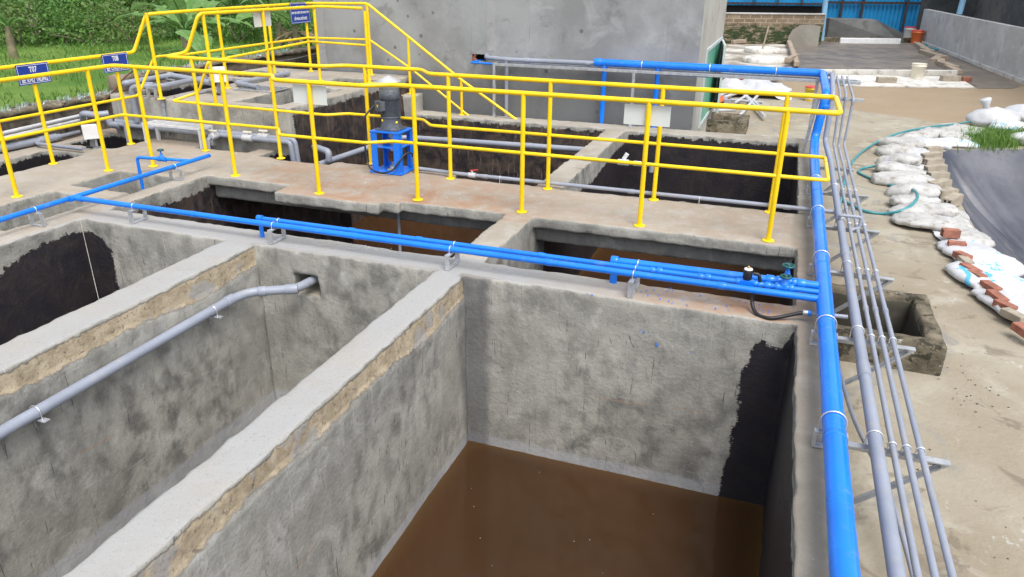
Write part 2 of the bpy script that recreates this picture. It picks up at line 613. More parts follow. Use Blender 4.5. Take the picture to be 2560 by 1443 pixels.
def mat_leaf(name, cols, rough=0.45, trans=0.25):
    t = NT(name)
    oi = t.n('ObjectInfo').outputs['Random']
    n1 = t.noise(1.6, 3)
    n2 = t.noise(9, 3)
    c = t.mix(t.ramp(n1, 0.35, 0.65), cols[0], cols[1])
    c = t.mix(t.ramp(n2, 0.5, 0.75), c, cols[2])
    c = t.mix(t.math('MULTIPLY', oi, 0.35), c, cols[1])
    t.out(c, rough, spec=0.35)
    tr = t.n('BsdfTranslucent')
    t.put(tr.inputs['Color'], t.mix(0.5, c, cols[2]))
    mx = t.n('MixShader')
    mx.inputs[0].default_value = trans
    t.t.links.new(t.b.outputs[0], mx.inputs[1])
    t.t.links.new(tr.outputs[0], mx.inputs[2])
    t.t.links.new(mx.outputs[0], t.t.nodes['Material Output'].inputs[0])
    return t.mat


M = {}
M['deck'] = mat_deck()
M['wall'] = mat_wall()
M['water'] = mat_water()
M['yard'] = mat_yard()
M['facade'] = mat_render('facade_render', (0.235, 0.238, 0.238), (0.325, 0.335, 0.335), 0.75, (0.41, 0.42, 0.42), 0.55)
M['facade_side'] = mat_render('facade_side_render', (0.36, 0.35, 0.31), (0.43, 0.42, 0.38), 0.2, (0.47, 0.46, 0.43))
M['oldwall'] = mat_oldwall()
M['brick'] = mat_brick('block_masonry', (0.19, 0.145, 0.10), (0.29, 0.225, 0.155), (0.36, 0.30, 0.225), 0.97)
M['grey_block'] = mat_render('grey_block_wall', (0.46, 0.45, 0.425), (0.55, 0.54, 0.52), 0.1, (0.74, 0.75, 0.77))
M['facade_pale'] = mat_render('facade_pale_render', (0.29, 0.29, 0.288), (0.34, 0.34, 0.34), 0.3, (0.42, 0.42, 0.42))
M['bench'] = simple('bench_aluminium', (0.55, 0.56, 0.575), 0.4, 0.0, 0.1, 12)
M['yellow'] = mat_paint('yellow_gloss_paint', (0.90, 0.60, 0.004), 0.32)
M['blue'] = mat_paint('blue_gloss_paint', (0.008, 0.19, 0.80), 0.20, (0.10, 0.30, 0.62))
M['blue_steel'] = mat_paint('blue_steel_paint', (0.008, 0.17, 0.74), 0.35)
M['pvc'] = simple('grey_pvc', (0.265, 0.29, 0.35), 0.38, 0, 0.08, 4, (0.36, 0.34, 0.31), 0.04)
M['pvc_pale'] = simple('pale_pvc', (0.50, 0.51, 0.53), 0.4, 0, 0.08, 5, (0.35, 0.33, 0.3))
M['galv'] = simple('galvanised_steel', (0.50, 0.515, 0.535), 0.42, 0.55, 0.16, 14, (0.30, 0.29, 0.28))
M['zinc'] = simple('bright_zinc', (0.72, 0.73, 0.75), 0.3, 0.75, 0.1, 20)
M['white_plastic'] = simple('white_plastic', (0.74, 0.75, 0.76), 0.4, 0, 0.05, 5, (0.55, 0.52, 0.47), dirt_amt=0.35)
M['ivory'] = simple('ivory_plastic', (0.72, 0.68, 0.55), 0.4, 0, 0.06, 6)
M['panel_white'] = simple('white_panel_back', (0.64, 0.66, 0.62), 0.5, 0, 0.04, 4)
M['motor_grey'] = simple('motor_grey_enamel', (0.085, 0.10, 0.125), 0.42, 0.15, 0.15, 9, (0.2, 0.19, 0.18), 0.05)
M['alu'] = simple('cast_aluminium', (0.42, 0.44, 0.46), 0.42, 0.6, 0.14, 16)
M['clear'] = None
M['rubber'] = simple('black_rubber', (0.014, 0.014, 0.016), 0.42, 0, 0.2, 10)
M['rust'] = simple('rusty_iron', (0.13, 0.055, 0.03), 0.8, 0.1, 0.35, 14, (0.05, 0.03, 0.02), 0.3)
M['steel'] = simple('machined_steel', (0.55, 0.53, 0.5), 0.3, 0.9, 0.12, 12)
M['teal_iron'] = simple('teal_handwheel', (0.012, 0.085, 0.085), 0.35, 0.2, 0.2, 20)
M['sign_blue'] = simple('sign_blue', (0.012, 0.045, 0.30), 0.35, 0, 0.08, 5)
M['sign_white'] = simple('sign_white', (0.78, 0.8, 0.82), 0.4, 0, 0.03, 5)
M['caution_yellow'] = simple('caution_yellow', (0.85, 0.62, 0.02), 0.45, 0, 0.05, 6)
M['red_plastic'] = simple('red_plastic', (0.55, 0.045, 0.035), 0.4, 0, 0.12, 8)
M['orange_plastic'] = simple('orange_plastic', (0.75, 0.17, 0.05), 0.42, 0, 0.1, 8)
M['yellow_plastic'] = simple('yellow_plastic', (0.7, 0.48, 0.02), 0.42, 0, 0.12, 8, (0.2, 0.15, 0.08))
M['hose'] = simple('teal_hose', (0.035, 0.24, 0.27), 0.38, 0, 0.14, 6, (0.25, 0.24, 0.2))
M['sack'] = simple('woven_sack', (0.44, 0.435, 0.42), 0.62, 0, 0.16, 5, (0.25, 0.22, 0.175), 0.6, 0.3, 0.9)
M['sack_clean'] = simple('clean_woven_sack', (0.52, 0.53, 0.55), 0.5, 0, 0.08, 5, (0.40, 0.37, 0.32), 0.5, 0.4, 0.4)
M['print_blue'] = simple('blue_print', (0.02, 0.42, 0.72), 0.5, 0, 0.1, 9)
M['red_brick'] = simple('red_brick', (0.30, 0.115, 0.075), 0.85, 0, 0.28, 11, (0.26, 0.19, 0.145), 0.4)
M['cement_brick'] = simple('cement_brick', (0.34, 0.295, 0.23), 0.9, 0, 0.15, 9, (0.2, 0.17, 0.13), 0.4)
M['dark_hole'] = simple('dark_void', (0.012, 0.011, 0.01), 0.9, 0, 0.2, 9)
M['pit'] = mat_render('pit_concrete', (0.105, 0.095, 0.072), (0.20, 0.175, 0.13), 0.9, (0.27, 0.25, 0.20))
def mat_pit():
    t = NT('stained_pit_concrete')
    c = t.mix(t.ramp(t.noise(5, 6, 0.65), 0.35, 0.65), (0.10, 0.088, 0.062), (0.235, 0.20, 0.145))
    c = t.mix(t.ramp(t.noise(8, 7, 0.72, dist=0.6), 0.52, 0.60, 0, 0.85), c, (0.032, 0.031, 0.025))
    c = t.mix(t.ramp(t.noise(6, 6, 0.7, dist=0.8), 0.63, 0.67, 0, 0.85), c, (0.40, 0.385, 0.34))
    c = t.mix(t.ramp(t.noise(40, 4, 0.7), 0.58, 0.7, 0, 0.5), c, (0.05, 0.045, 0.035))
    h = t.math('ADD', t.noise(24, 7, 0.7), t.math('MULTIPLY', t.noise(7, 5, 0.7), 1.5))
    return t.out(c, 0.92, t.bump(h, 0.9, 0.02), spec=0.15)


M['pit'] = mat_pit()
M['mould_shade'] = mat_render('mouldy_shaded_pit_lining', (0.035, 0.034, 0.027), (0.075, 0.07, 0.055), 0.4, (0.14, 0.125, 0.10))  # mould colour, darkened further to carry the shade inside the pit
M['pale_slab'] = simple('pale_slab', (0.60, 0.585, 0.54), 0.85, 0, 0.12, 2.2, (0.27, 0.245, 0.21), 0.3, 0.3, 0.85)
M['wet_slab'] = simple('wet_slab', (0.155, 0.13, 0.105), 0.5, 0, 0.28, 1.3, (0.26, 0.215, 0.16), 0.35, 0.4, 0.8)
M['timber'] = simple('grey_timber', (0.33, 0.265, 0.20), 0.85, 0, 0.2, 7, (0.2, 0.16, 0.12), 0.3)
M['blue_sheet'] = simple('blue_sheet_metal', (0.012, 0.235, 0.52), 0.4, 0.1, 0.12, 0.6, (0.02, 0.15, 0.36))
M['dark_frame'] = simple('dark_frame_steel', (0.05, 0.035, 0.035), 0.6, 0.3, 0.2, 9)
M['blue_post'] = simple('pale_blue_post', (0.22, 0.42, 0.60), 0.5, 0.1, 0.1, 5)
M['dark_plaster'] = mat_render('dark_plaster', (0.10, 0.105, 0.105), (0.16, 0.16, 0.155), 0.3, (0.2, 0.2, 0.2))
M['leaf_dark'] = mat_leaf('leaf_dark', ((0.030, 0.088, 0.020), (0.065, 0.16, 0.034), (0.12, 0.25, 0.055)))
M['leaf_mid'] = mat_leaf('leaf_mid', ((0.06, 0.15, 0.028), (0.105, 0.23, 0.045), (0.19, 0.34, 0.08)))
M['leaf_olive'] = mat_leaf('leaf_olive', ((0.08, 0.15, 0.035), (0.13, 0.21, 0.05), (0.21, 0.28, 0.09)))
M['banana'] = mat_leaf('banana_leaf', ((0.10, 0.225, 0.05), (0.17, 0.32, 0.085), (0.29, 0.44, 0.17)), 0.4, 0.35)
M['banana_dry'] = mat_leaf('banana_dry', ((0.17, 0.125, 0.075), (0.25, 0.19, 0.12), (0.33, 0.27, 0.18)), 0.8, 0.15)
M['stem'] = simple('banana_stem', (0.20, 0.165, 0.10), 0.7, 0, 0.3, 6, (0.08, 0.10, 0.04), 0.3)
M['bark'] = simple('weathered_bark', (0.22, 0.18, 0.13), 0.9, 0, 0.3, 8, (0.10, 0.08, 0.06), 0.5)
M['grass'] = mat_leaf('grass_blades', ((0.085, 0.19, 0.032), (0.135, 0.255, 0.048), (0.23, 0.34, 0.085)), 0.55, 0.3)


def mat_lawn():
    t = NT('lawn_soil')
    c = t.mix(t.ramp(t.noise(0.5, 5), 0.35, 0.65), (0.08, 0.165, 0.03), (0.14, 0.225, 0.05))
    c = t.mix(t.ramp(t.noise(1.4, 6, 0.7), 0.55, 0.7, 0, 0.6), c, (0.15, 0.15, 0.05))
    c = t.mix(t.ramp(t.noise(7, 5, 0.7), 0.5, 0.75, 0, 0.5), c, (0.03, 0.06, 0.015))
    return t.out(c, 0.95, t.bump(t.noise(12, 6, 0.7), 0.7, 0.05), spec=0.1)


def mat_liner():
    t = NT('pond_liner')
    c = t.mix(t.ramp(t.noise(0.9, 5), 0.35, 0.65), (0.062, 0.067, 0.086), (0.11, 0.115, 0.135))
    c = t.mix(t.ramp(t.noise(1, 6, 0.65, stretch=(2.6, 0.8, 1), dist=0.6), 0.54, 0.72, 0, 0.6), c, (0.19, 0.175, 0.155))
    c = t.mix(t.ramp(t.noise(3, 6, 0.7), 0.66, 0.72, 0, 0.6), c, (0.27, 0.20, 0.12))
    return t.out(c, t.ramp(t.noise(2, 4), 0.3, 0.7, 0.28, 0.5), t.bump(t.noise(9, 5), 0.25, 0.02), spec=0.5)


def mat_glass(name, col, rough=0.05, trans=1.0):
    t = NT(name)
    t.out(col, rough, spec=0.5)
    t.b.inputs['Transmission Weight'].default_value = trans
    t.b.inputs['IOR'].default_value = 1.45
    return t.mat


M['lawn'] = mat_lawn()
M['liner'] = mat_liner()
M['clear'] = mat_glass('clear_plastic', (0.85, 0.88, 0.9), 0.12, 0.85)
M['shard'] = mat_glass('broken_glass', (0.78, 0.90, 0.88), 0.1, 0.8)
M['green_glass'] = simple('green_window_glass', (0.12, 0.40, 0.28), 0.3, 0, 0.08, 3)
M['alu_frame'] = simple('white_window_frame', (0.52, 0.57, 0.58), 0.4, 0.1, 0.05, 6)


# ================================================================== concrete tanks (voxel walls, welded, worn edges)
def lines(bounds, step, coarse=None):
    b = sorted(set(round(q, 4) for q in bounds))
    out = set(b)
    for a, c in zip(b, b[1:]):
        st = coarse(0.5 * (a + c)) if coarse else step
        k = max(1, int(math.ceil((c - a) / st)))
        for i in range(1, k):
            out.add(round(a + (c - a) * i / k, 4))
    for q in b:
        for e in (-0.018, 0.018):
            if b[0] < q + e < b[-1]:
                out.add(round(q + e, 4))
    o = sorted(out)
    r = [o[0]]
    for q in o[1:]:
        if q - r[-1] > 0.006:
            r.append(q)
        elif q in b:
            r[-1] = q
    return np.array(r)


P_DECK, P_CROSS, P_PART1, P_PART2, P_PMID, P_PFAR, P_OUT, P_END, P_WALK, P_BEAM, P_FLOOR, P_BLOCK, P_STEP = range(1, 14)
XB = [-8.9, -8.65, -8.5, -8.4, -7.87, -7.8, -7.7, -6.92, -6.87, -6.6, -6.13, -6.05, -5.9, -5.83, -5.66, -5.45, -4.85, -4.75, -4.6, -4.23, -3.93,
      -3.58, -3.55, -3.47, -3.38, -3.34, -3.3, -2.33, -2.29, -2.05, -2.02, 0.30, 0.52]
YB = [-0.6, -0.5, 0.9, 4.2, 4.69, 4.95, 5.0, 5.27, 5.5, 6.06, 6.15, 6.24, 6.34, 6.42, 6.5, 6.62, 6.95, 7.0, 7.25, 7.32, 7.40, 7.69, 7.86, 9.35, 9.7, 9.8, 10.35, 10.6, 10.95, 11.02]
ZB = [-2.6, -2.4]
XS = lines(XB, 0.06)
YS = lines(YB, 0.06, lambda v_: 0.3 if v_ < 0.9 else (0.05 if v_ < 5.2 else 0.065))
ZS = np.array([-2.6, -2.4, -2.2, -2.0, -1.8, -1.65, -1.5, -1.4, -1.3, -1.2, -1.1, -1.0, -0.9, -0.8, -0.72, -0.64, -0.56, -0.5, -0.45, -0.41, -0.38, -0.34, -0.30, -0.27,
               -0.24, -0.21, -0.18, -0.155, -0.13, -0.11, -0.09, -0.065, -0.04, -0.018, 0, 0.018, 0.07, 0.14, 0.21, 0.25, 0.27, 0.34, 0.42, 0.465, 0.507, 0.525])
vox = np.zeros((len(XS) - 1, len(YS) - 1, len(ZS) - 1), np.int8)
xc, yc, zc = 0.5 * (XS[1:] + XS[:-1]), 0.5 * (YS[1:] + YS[:-1]), 0.5 * (ZS[1:] + ZS[:-1])


def fill(pid, x0, x1, y0, y1, z0, z1):
    i = np.where((xc > x0) & (xc < x1))[0]
    j = np.where((yc > y0) & (yc < y1))[0]
    k = np.where((zc > z0) & (zc < z1))[0]
    vox[np.ix_(i, j, k)] = pid


def pool(x0, x1, y0, y1, zb=-2.4, zt=0.6):
    fill(0, x0, x1, y0, y1, zb, zt)
    fill(P_FLOOR, x0, x1, y0, y1, -2.6, zb)


fill(P_DECK, -8.9, 0.52, -0.6, 10.95, -2.6, 0)
fill(P_CROSS, -5.83, 0.30, 4.69, 5.0, -2.6, 0)
fill(P_PART1, -4.23, -3.93, -0.6, 4.69, -2.6, 0)
fill(P_PART2, -2.29, -2.05, -0.6, 4.69, -2.6, 0)
fill(P_PMID, -2.29, -2.02, 5.0, 7.25, -2.6, 0)
fill(P_PFAR, -2.33, -2.05, 7.25, 10.6, -2.6, 0)
fill(P_END, -5.66, 0.30, 10.6, 10.95, -2.6, 0)
fill(P_OUT, 0.30, 0.52, -0.6, 10.95, -2.6, 0)
fill(P_BLOCK, -8.5, -5.66, 7.69, 11.02, -2.6, 0.525)
fill(P_STEP, -5.66, -5.45, 10.6, 10.95, 0, 0.27)
pool(-5.83, -4.23, -0.5, 4.69)
pool(-3.93, -2.29, -0.5, 4.69)
pool(-2.05, 0.30, -0.5, 4.69)
pool(-5.83, -2.29, 5.0, 7.25)
pool(-5.66, -2.33, 7.25, 10.6)
pool(-2.02, 0.30, 5.0, 7.25)
pool(-2.05, 0.30, 7.25, 10.6)
fill(P_STEP, -5.66, -5.45, 10.6, 10.95, 0, 0.27)
fill(P_CROSS, -5.83, -4.6, 7.0, 7.25, -2.6, 0)
for x0, x1, y0 in ((-5.83, -4.75, 6.34), (-4.75, -3.55, 6.06), (-3.55, -3.38, 6.15), (-3.38, -2.02, 6.24), (-2.02, 0.30, 6.24)):
    fill(P_WALK, x0, x1, y0, 7.25, -0.11, 0)
fill(P_WALK, -4.85, -3.3, 7.25, 7.40, -0.11, 0)
fill(P_BEAM, -5.83, -2.29, 6.42, 6.62, -0.27, -0.11)
fill(P_BEAM, -2.02, 0.30, 6.34, 6.5, -0.27, -0.11)
fill(0, -3.58, -3.34, 4.69, 4.95, -0.38, -0.21)
pool(-6.87, -6.13, 4.2, 5.27, -1.8)
pool(-6.87, -6.05, 5.5, 6.15, -1.8)
pool(-8.5, -7.87, 5.0, 6.62, -1.8)
pool(-8.65, -7.8, 6.95, 7.69, -1.8)
pool(-6.92, -6.13, 7.40, 7.69, -1.8)
pool(-5.9, -5.66, 7.32, 7.69, -1.8)
pool(-6.6, -5.9, 7.86, 9.35, -1.0)
pool(-6.6, -5.9, 9.8, 10.35, -1.0)
pool(-8.4, -7.7, 7.86, 9.70, -1.0)
pool(-8.4, -7.7, 9.8, 10.6, -1.0)

NXv, NYv, NZv = len(XS), len(YS), len(ZS)


def vid(i, j, k):
    return (i * NYv + j) * NZv + k


FQ, FP, FA = [], [], []          # quads, part ids, slot (0 top, 1 side)
pad = np.pad(vox, 1)
core = pad[1:-1, 1:-1, 1:-1]
for ax in range(3):
    for sgn in (1, -1):
        nb = np.roll(pad, -sgn, ax)[1:-1, 1:-1, 1:-1]
        I, J, K = np.where((core != 0) & (nb == 0))
        p = core[I, J, K]
        s_ = 1 if sgn > 0 else 0
        if ax == 0:
            q = [vid(I + s_, J, K), vid(I + s_, J + 1, K), vid(I + s_, J + 1, K + 1), vid(I + s_, J, K + 1)]
        elif ax == 1:
            q = [vid(I, J + s_, K), vid(I, J + s_, K + 1), vid(I + 1, J + s_, K + 1), vid(I + 1, J + s_, K)]
        else:
            q = [vid(I, J, K + s_), vid(I + 1, J, K + s_), vid(I + 1, J + 1, K + s_), vid(I, J + 1, K + s_)]
        q = np.stack(q, 1)
        if sgn < 0:
            q = q[:, ::-1]
        # drop what nobody can see: outer bottom and the outside skin
        keep = np.ones(len(q), bool)
        if ax == 2 and sgn < 0:
            keep = zc[K] > -2.3
        FQ.append(q[keep])
        FP.append(p[keep])
        FA.append(np.full(keep.sum(), 0 if (ax == 2 and sgn > 0) else 1))
FQ, FP, FA = np.concatenate(FQ), np.concatenate(FP), np.concatenate(FA)
used, inv = np.unique(FQ, return_inverse=True)
FQ = inv.reshape(FQ.shape)
k_ = used % NZv
j_ = (used // NZv) % NYv
i_ = used // (NZv * NYv)
P0 = np.stack([XS[i_], YS[j_], ZS[k_]], 1)
E_ = np.concatenate([FQ[:, [0, 1]], FQ[:, [1, 2]], FQ[:, [2, 3]], FQ[:, [3, 0]]])
PS = P0.copy()
for it in range(2):
    acc = np.zeros_like(PS)
    cnt = np.zeros(len(PS))
    for a, b in ((0, 1), (1, 0)):
        np.add.at(acc, E_[:, a], PS[E_[:, b]])
        np.add.at(cnt, E_[:, a], 1)
    PS = PS * 0.5 + 0.5 * acc / cnt[:, None]
# keep in-plane sliding out: only accept the move where the surface is really creased
NRM = np.zeros_like(P0)
fn = np.cross(P0[FQ[:, 1]] - P0[FQ[:, 0]], P0[FQ[:, 3]] - P0[FQ[:, 0]])
fn /= np.linalg.norm(fn, axis=1)[:, None] + 1e-12
for a in range(4):
    np.add.at(NRM, FQ[:, a], fn)
nl = np.linalg.norm(NRM, axis=1)
crease = (np.abs(NRM).max(1) < 0.97 * nl)
d = PS - P0
near = np.linalg.norm(d, axis=1) > 1e-9
move = np.where(np.abs(NRM / (nl[:, None] + 1e-9)) > 0.3, d, 0)
PV = P0 + np.where(crease[:, None], np.clip(d, -0.008, 0.008), np.clip(move, -0.008, 0.008))
nv = len(PV)
disp = np.zeros_like(PV)
crv = crease.astype(float)
for n_ in range(nv):
    p = Vector(PV[n_])
    a = noise.noise_vector(p * 2.1)
    b = noise.noise_vector(p * 8.5)
    c = noise.noise_vector(p * 21.0)
    e = 1.0 + 1.6 * crv[n_]
    if crv[n_]:
        f_ = noise.noise_vector(p * 37.0)
        g_ = max(0.0, noise.noise(p * 13.0) - 0.3) * (0.006 if (p.y < 5.05 and p.z > -0.05) else 0.018)
        c = c + f_ * (0.35 if (p.y < 5.05 and p.z > -0.05) else 0.9)
        PV[n_] -= NRM[n_] / (nl[n_] + 1e-9) * g_
    disp[n_] = (a.x * 0.008 + b.x * 0.0045 * e + c.x * 0.003 * e, a.y * 0.008 + b.y * 0.0045 * e + c.y * 0.003 * e, a.z * 0.004 + b.z * 0.0035 * e + c.z * 0.002 * e)
x, y, z = P0[:, 0], P0[:, 1], P0[:, 2]
zlow = -0.172 - 0.035 * np.sin(y * 1.7 + 0.4) * 0.6 - 0.02 * np.sin(y * 5.1)
onP1 = (np.abs(x + 3.93) < 0.03) & (y < 4.68)
onP2 = (np.abs(x + 2.05) < 0.03) & (y < 4.68)
ledge = (onP1 | onP2) & (z < zlow)
disp[ledge, 0] += 0.014
PV = PV + disp

# ---- masks carried by the mesh (metres inside a painted area, mortar strip, rust, damp and darker tone)
paint = np.full(nv, -1.0)
brown = np.zeros(nv)
damp = np.zeros(nv)
band = np.full(nv, -1.0)
rust = np.zeros(nv)
pale = np.zeros(nv)


def setp(mask, val):
    paint[mask] = np.broadcast_to(val, (nv,))[mask]


near_ = lambda a, b, t=0.03: np.abs(a - b) < t
F = (y > 7.24) & (y < 10.62) & (x > -5.7) & (x < 0.34)
setp(F, -0.055 - z)
setp(F & near_(x, -2.05) & (z <= 0), -0.22 - z + 0.05 * np.sin(y * 2))
bl = near_(x, -5.66, 0.02) & (y > 7.69)
setp(bl, np.minimum(0.435 - z, y - 7.76))
setp(near_(x, -5.45, 0.03) & (y > 10.5), -0.05 - z)
M1 = (y > 4.98) & (y < 7.02) & (x > -5.86) & (x < -2.25) & (z < 0)
setp(M1 & (near_(x, -5.83)), -0.135 - z + 0.03 * np.sin(y * 4))
setp((y > 6.9) & (y < 7.3) & (x < -4.55) & (x > -5.86) & (z < -0.1), 1.0)
M2 = (y > 4.98) & (y < 7.3) & (x > -2.06) & (x < 0.34) & (z < 0)
setp(M2 & (x > 0.26), -0.16 - z)
setp(M2 & (x < -1.98), y - 6.62)
T1l = near_(x, -5.83) & (y < 4.7)
zb = np.interp(y, [0, 2.5, 3.2, 3.75, 3.87, 4.0, 4.2, 4.45, 4.7], [-0.6, -0.55, -0.42, -0.36, -0.2, -0.17, -0.12, -0.105, -0.115])
setp(T1l, zb - z)
T1b = near_(y, 4.69) & (x < -4.2) & (x > -5.86)
xb = np.interp(-z, [0, 0.11, 0.18, 0.28, 0.5, 0.7, 1.2, 2.4], [-5.8, -5.74, -5.60, -5.53, -5.55, -5.53, -5.47, -5.4])
setp(T1b, np.minimum(xb - x, -0.11 - z))
corner = near_(x, -5.83) & near_(y, 4.69)
setp(corner, -0.12 - z)
T3b = near_(y, 4.69) & (x > -2.08) & (x < 0.28)
xr_ = np.interp(-z, [0, 0.17, 0.28, 0.48, 0.8, 1.15, 1.5], [0.2, 0.055, 0.035, 0.01, 0.005, -0.005, -0.03])
setp(T3b, np.minimum(x - xr_, -0.175 - z))
setp((x > 0.27) & (x < 0.34) & (y < 4.7) & (y > -0.5), -0.075 - z)
for (x0, x1, y0, y1, off) in ((-6.87, -6.13, 4.2, 5.27, -0.30), (-6.87, -6.05, 5.5, 6.15, -0.26), (-8.5, -7.87, 5.0, 6.62, -0.05), (-8.65, -7.8, 6.95, 7.69, -0.05),
                              (-6.92, -6.13, 7.4, 7.69, -0.12), (-5.9, -5.66, 7.32, 7.69, -0.06), (-6.6, -5.9, 7.86, 9.35, -0.1), (-6.6, -5.9, 9.8, 10.35, 0.46),
                              (-8.4, -7.7, 7.86, 9.7, 0.46), (-8.4, -7.7, 9.8, 10.6, 0.46)):
    setp((x > x0 - 0.02) & (x < x1 + 0.02) & (y > y0 - 0.02) & (y < y1 + 0.02), off - z)
brown[(F & (x < -2.2)) | bl] = 1.0
brown[F & (x > -2.2)] = 0.12
brown[M1] = 0.8
brown[T1l | T1b] = 0.14
damp[T3b & (x < -1.6)] = np.clip((-1.84 - x[T3b & (x < -1.6)]) / 0.25 + 0.45, 0, 0.75)
m_ = onP2 & (z < -0.15)
damp[m_] = np.clip((y[m_] - 4.45) / 0.3 * 0.5 + 0.24, 0.10, 0.6)
T2b = near_(y, 4.69) & (x < -2.25) & (x > -3.97)
damp[T2b] = 0.34
m_ = onP1 & (z < -0.15)
damp[m_] = np.clip(0.14 + (-z[m_] - 0.4) * 0.14 + (y[m_] - 4.3) * 0.3, 0.03, 0.42)  # tone deepens downwards and towards the cross wall
damp[(y > 6.3) & (y < 6.68) & (z < -0.11)] = 0.62  # beam and faces below the slab set darker than the slab edge
damp[(y > 6.0) & (y < 6.36) & (z < -0.005) & (z > -0.12) & (z < -0.02) & (x > -5.9)] = 0.42  # front edge of the slab set darker than its top
damp[M2 & (x > 0.26)] = 0.4
b_ = np.minimum(-0.024 - z, z - zlow)
band[onP1 | onP2] = b_[onP1 | onP2]
wk = (y > 6.0) & (y < 7.5) & (z > -0.05) & (x > -5.4) & (x < 0.6)
rust[wk] = np.clip(0.55 + 0.5 * np.exp(-((x[wk] + 3.5) / 1.2) ** 2 - ((y[wk] - 6.4) / 0.45) ** 2) - np.clip((x[wk] + 2.6), 0, 1) * 0.3, 0, 1)
m_ = (y > 4.6) & (y < 5.1) & (x > -1.2)
rust[m_] = np.clip((x[m_] + 1.2) / 1.2, 0, 0.85)
m_ = (x > 0.28) & (z > -0.1)
rust[m_] = np.clip(0.42 - np.abs(y[m_] - 5.2) * 0.2, 0.0, 0.42)
damp[(x > 0.28) & (z > -0.045)] = 0.62
m_ = (x < -5.4) & (z > -0.05)
rust[m_] = 0.12 + 0.25 * np.clip((y[m_] - 6.6), 0, 1) * (z[m_] < 0.1)
m_ = (y < 5.02) & (x > -5.85) & (x < -0.8) & (z > -0.06)
pale[m_] = np.clip((-0.6 - x[m_]) / 1.0, 0, 1)

names = {P_DECK: 'deck_slab', P_CROSS: 'cross_wall', P_PART1: 'partition_wall', P_PART2: 'partition_wall', P_PMID: 'partition_wall', P_PFAR: 'partition_wall',
         P_OUT: 'outer_wall', P_END: 'end_wall', P_WALK: 'walkway_slab', P_BEAM: 'walkway_beam', P_FLOOR: 'tank_floor', P_STEP: 'landing_step', P_BLOCK: 'raised_tank'}
tank = empty('concrete_tank', (-2.0, 4.8, 0), 'grey open concrete basin divided by partition walls under the yellow railed walkway', 'tank')
for pid, nm in names.items():
    sel = np.where(FP == pid)[0]
    if not len(sel):
        continue
    q = FQ[sel]
    u_, iv = np.unique(q, return_inverse=True)
    me = bpy.data.meshes.new(nm)
    me.from_pydata(PV[u_].tolist(), [], iv.reshape(q.shape).tolist())
    me.materials.append(M['deck'])
    me.materials.append(M['wall'])
    me.polygons.foreach_set('material_index', FA[sel].astype(np.int32))
    me.polygons.foreach_set('use_smooth', np.ones(len(sel), bool))
    for an, arr in (('paint', paint), ('brown', brown), ('damp', damp), ('band', band), ('rust', rust), ('pale', pale)):
        at_ = me.attributes.new(an, 'FLOAT', 'POINT')
        at_.data.foreach_set('value', arr[u_].astype(np.float32))
    me.update()
    o = bpy.data.objects.new(nm, me)
    COL.objects.link(o)
    if pid == P_BLOCK:
        tag(o, 'raised concrete tank block with open hatches beside the grey building', 'tank')
    else:
        o.parent = tank
        o.matrix_parent_inverse = Matrix.Translation(-V(tank.location))


def water(x0, x1, y0, y1, z):
    xs = [x0, x0 + 0.03, x0 + 0.09, x0 + 0.2] + list(np.linspace(x0 + 0.5, x1 - 0.5, 5)) + [x1 - 0.2, x1 - 0.09, x1 - 0.03, x1]
    ys = [y0, y0 + 0.03, y0 + 0.09, y0 + 0.2] + list(np.linspace(y0 + 0.5, y1 - 0.5, 5)) + [y1 - 0.2, y1 - 0.09, y1 - 0.03, y1]
    vs_, e = [], []
    for a in xs:
        for b in ys:
            vs_.append((a, b, z))
            dd = min(a - x0, x1 - a, b - y0, y1 - b)
            e.append(max(0.0, 1 - dd / 0.15))
    n = len(ys)
    fs = [(i * n + j, (i + 1) * n + j, (i + 1) * n + j + 1, i * n + j + 1) for i in range(len(xs) - 1) for j in range(n - 1)]
    me = bpy.data.meshes.new('water')
    me.from_pydata(vs_, [], fs)
    me.materials.append(M['water'])
    at_ = me.attributes.new('edge', 'FLOAT', 'POINT')
    at_.data.foreach_set('value', e)
    o = bpy.data.objects.new('water', me)
    COL.objects.link(o)
    tag(o, 'murky brown water standing in a concrete basin', kind='structure')


water(-2.10, 0.35, -0.55, 4.75, -1.475)
water(-5.9, -2.2, 4.95, 10.65, -1.34)
water(-2.10, 0.35, 4.95, 10.65, -1.345)
# floating specks on the nearest basin
mb = MB()
rr = random.Random(3)
for i in range(12):
    cx, cy = rr.uniform(-1.8, 0.1), rr.uniform(2.2, 4.5)
    s_ = rr.uniform(0.0015, 0.003)
    mb.lathe([(s_, 0), (s_ * 0.7, 0.003)], (cx, cy, -1.474), n=6)
tag(mb.build('floating_specks', M['pale_slab']), 'pale specks floating on the brown water of the nearest basin', 'specks', kind='stuff')

# paint splashes and mortar crumbs belong to the shaders; blue paint drops on the cross wall are flat chips


# ================================================================== yellow guard rails
RP, RM = 0.0215, 0.0165


def rail_post(parent, x, y, z0, z1, r=RP):
    o = MB().tube([(x, y, z0), (x, y, z1)], r, 14).build('post', M['yellow'], parent)
    MB().lathe([(0.052, 0.0), (0.052, 0.006), (0.045, 0.009), (0.03, 0.010)], (x, y, z0 + 0.003), n=22).build('base_flange', M['yellow'], o)
    return o


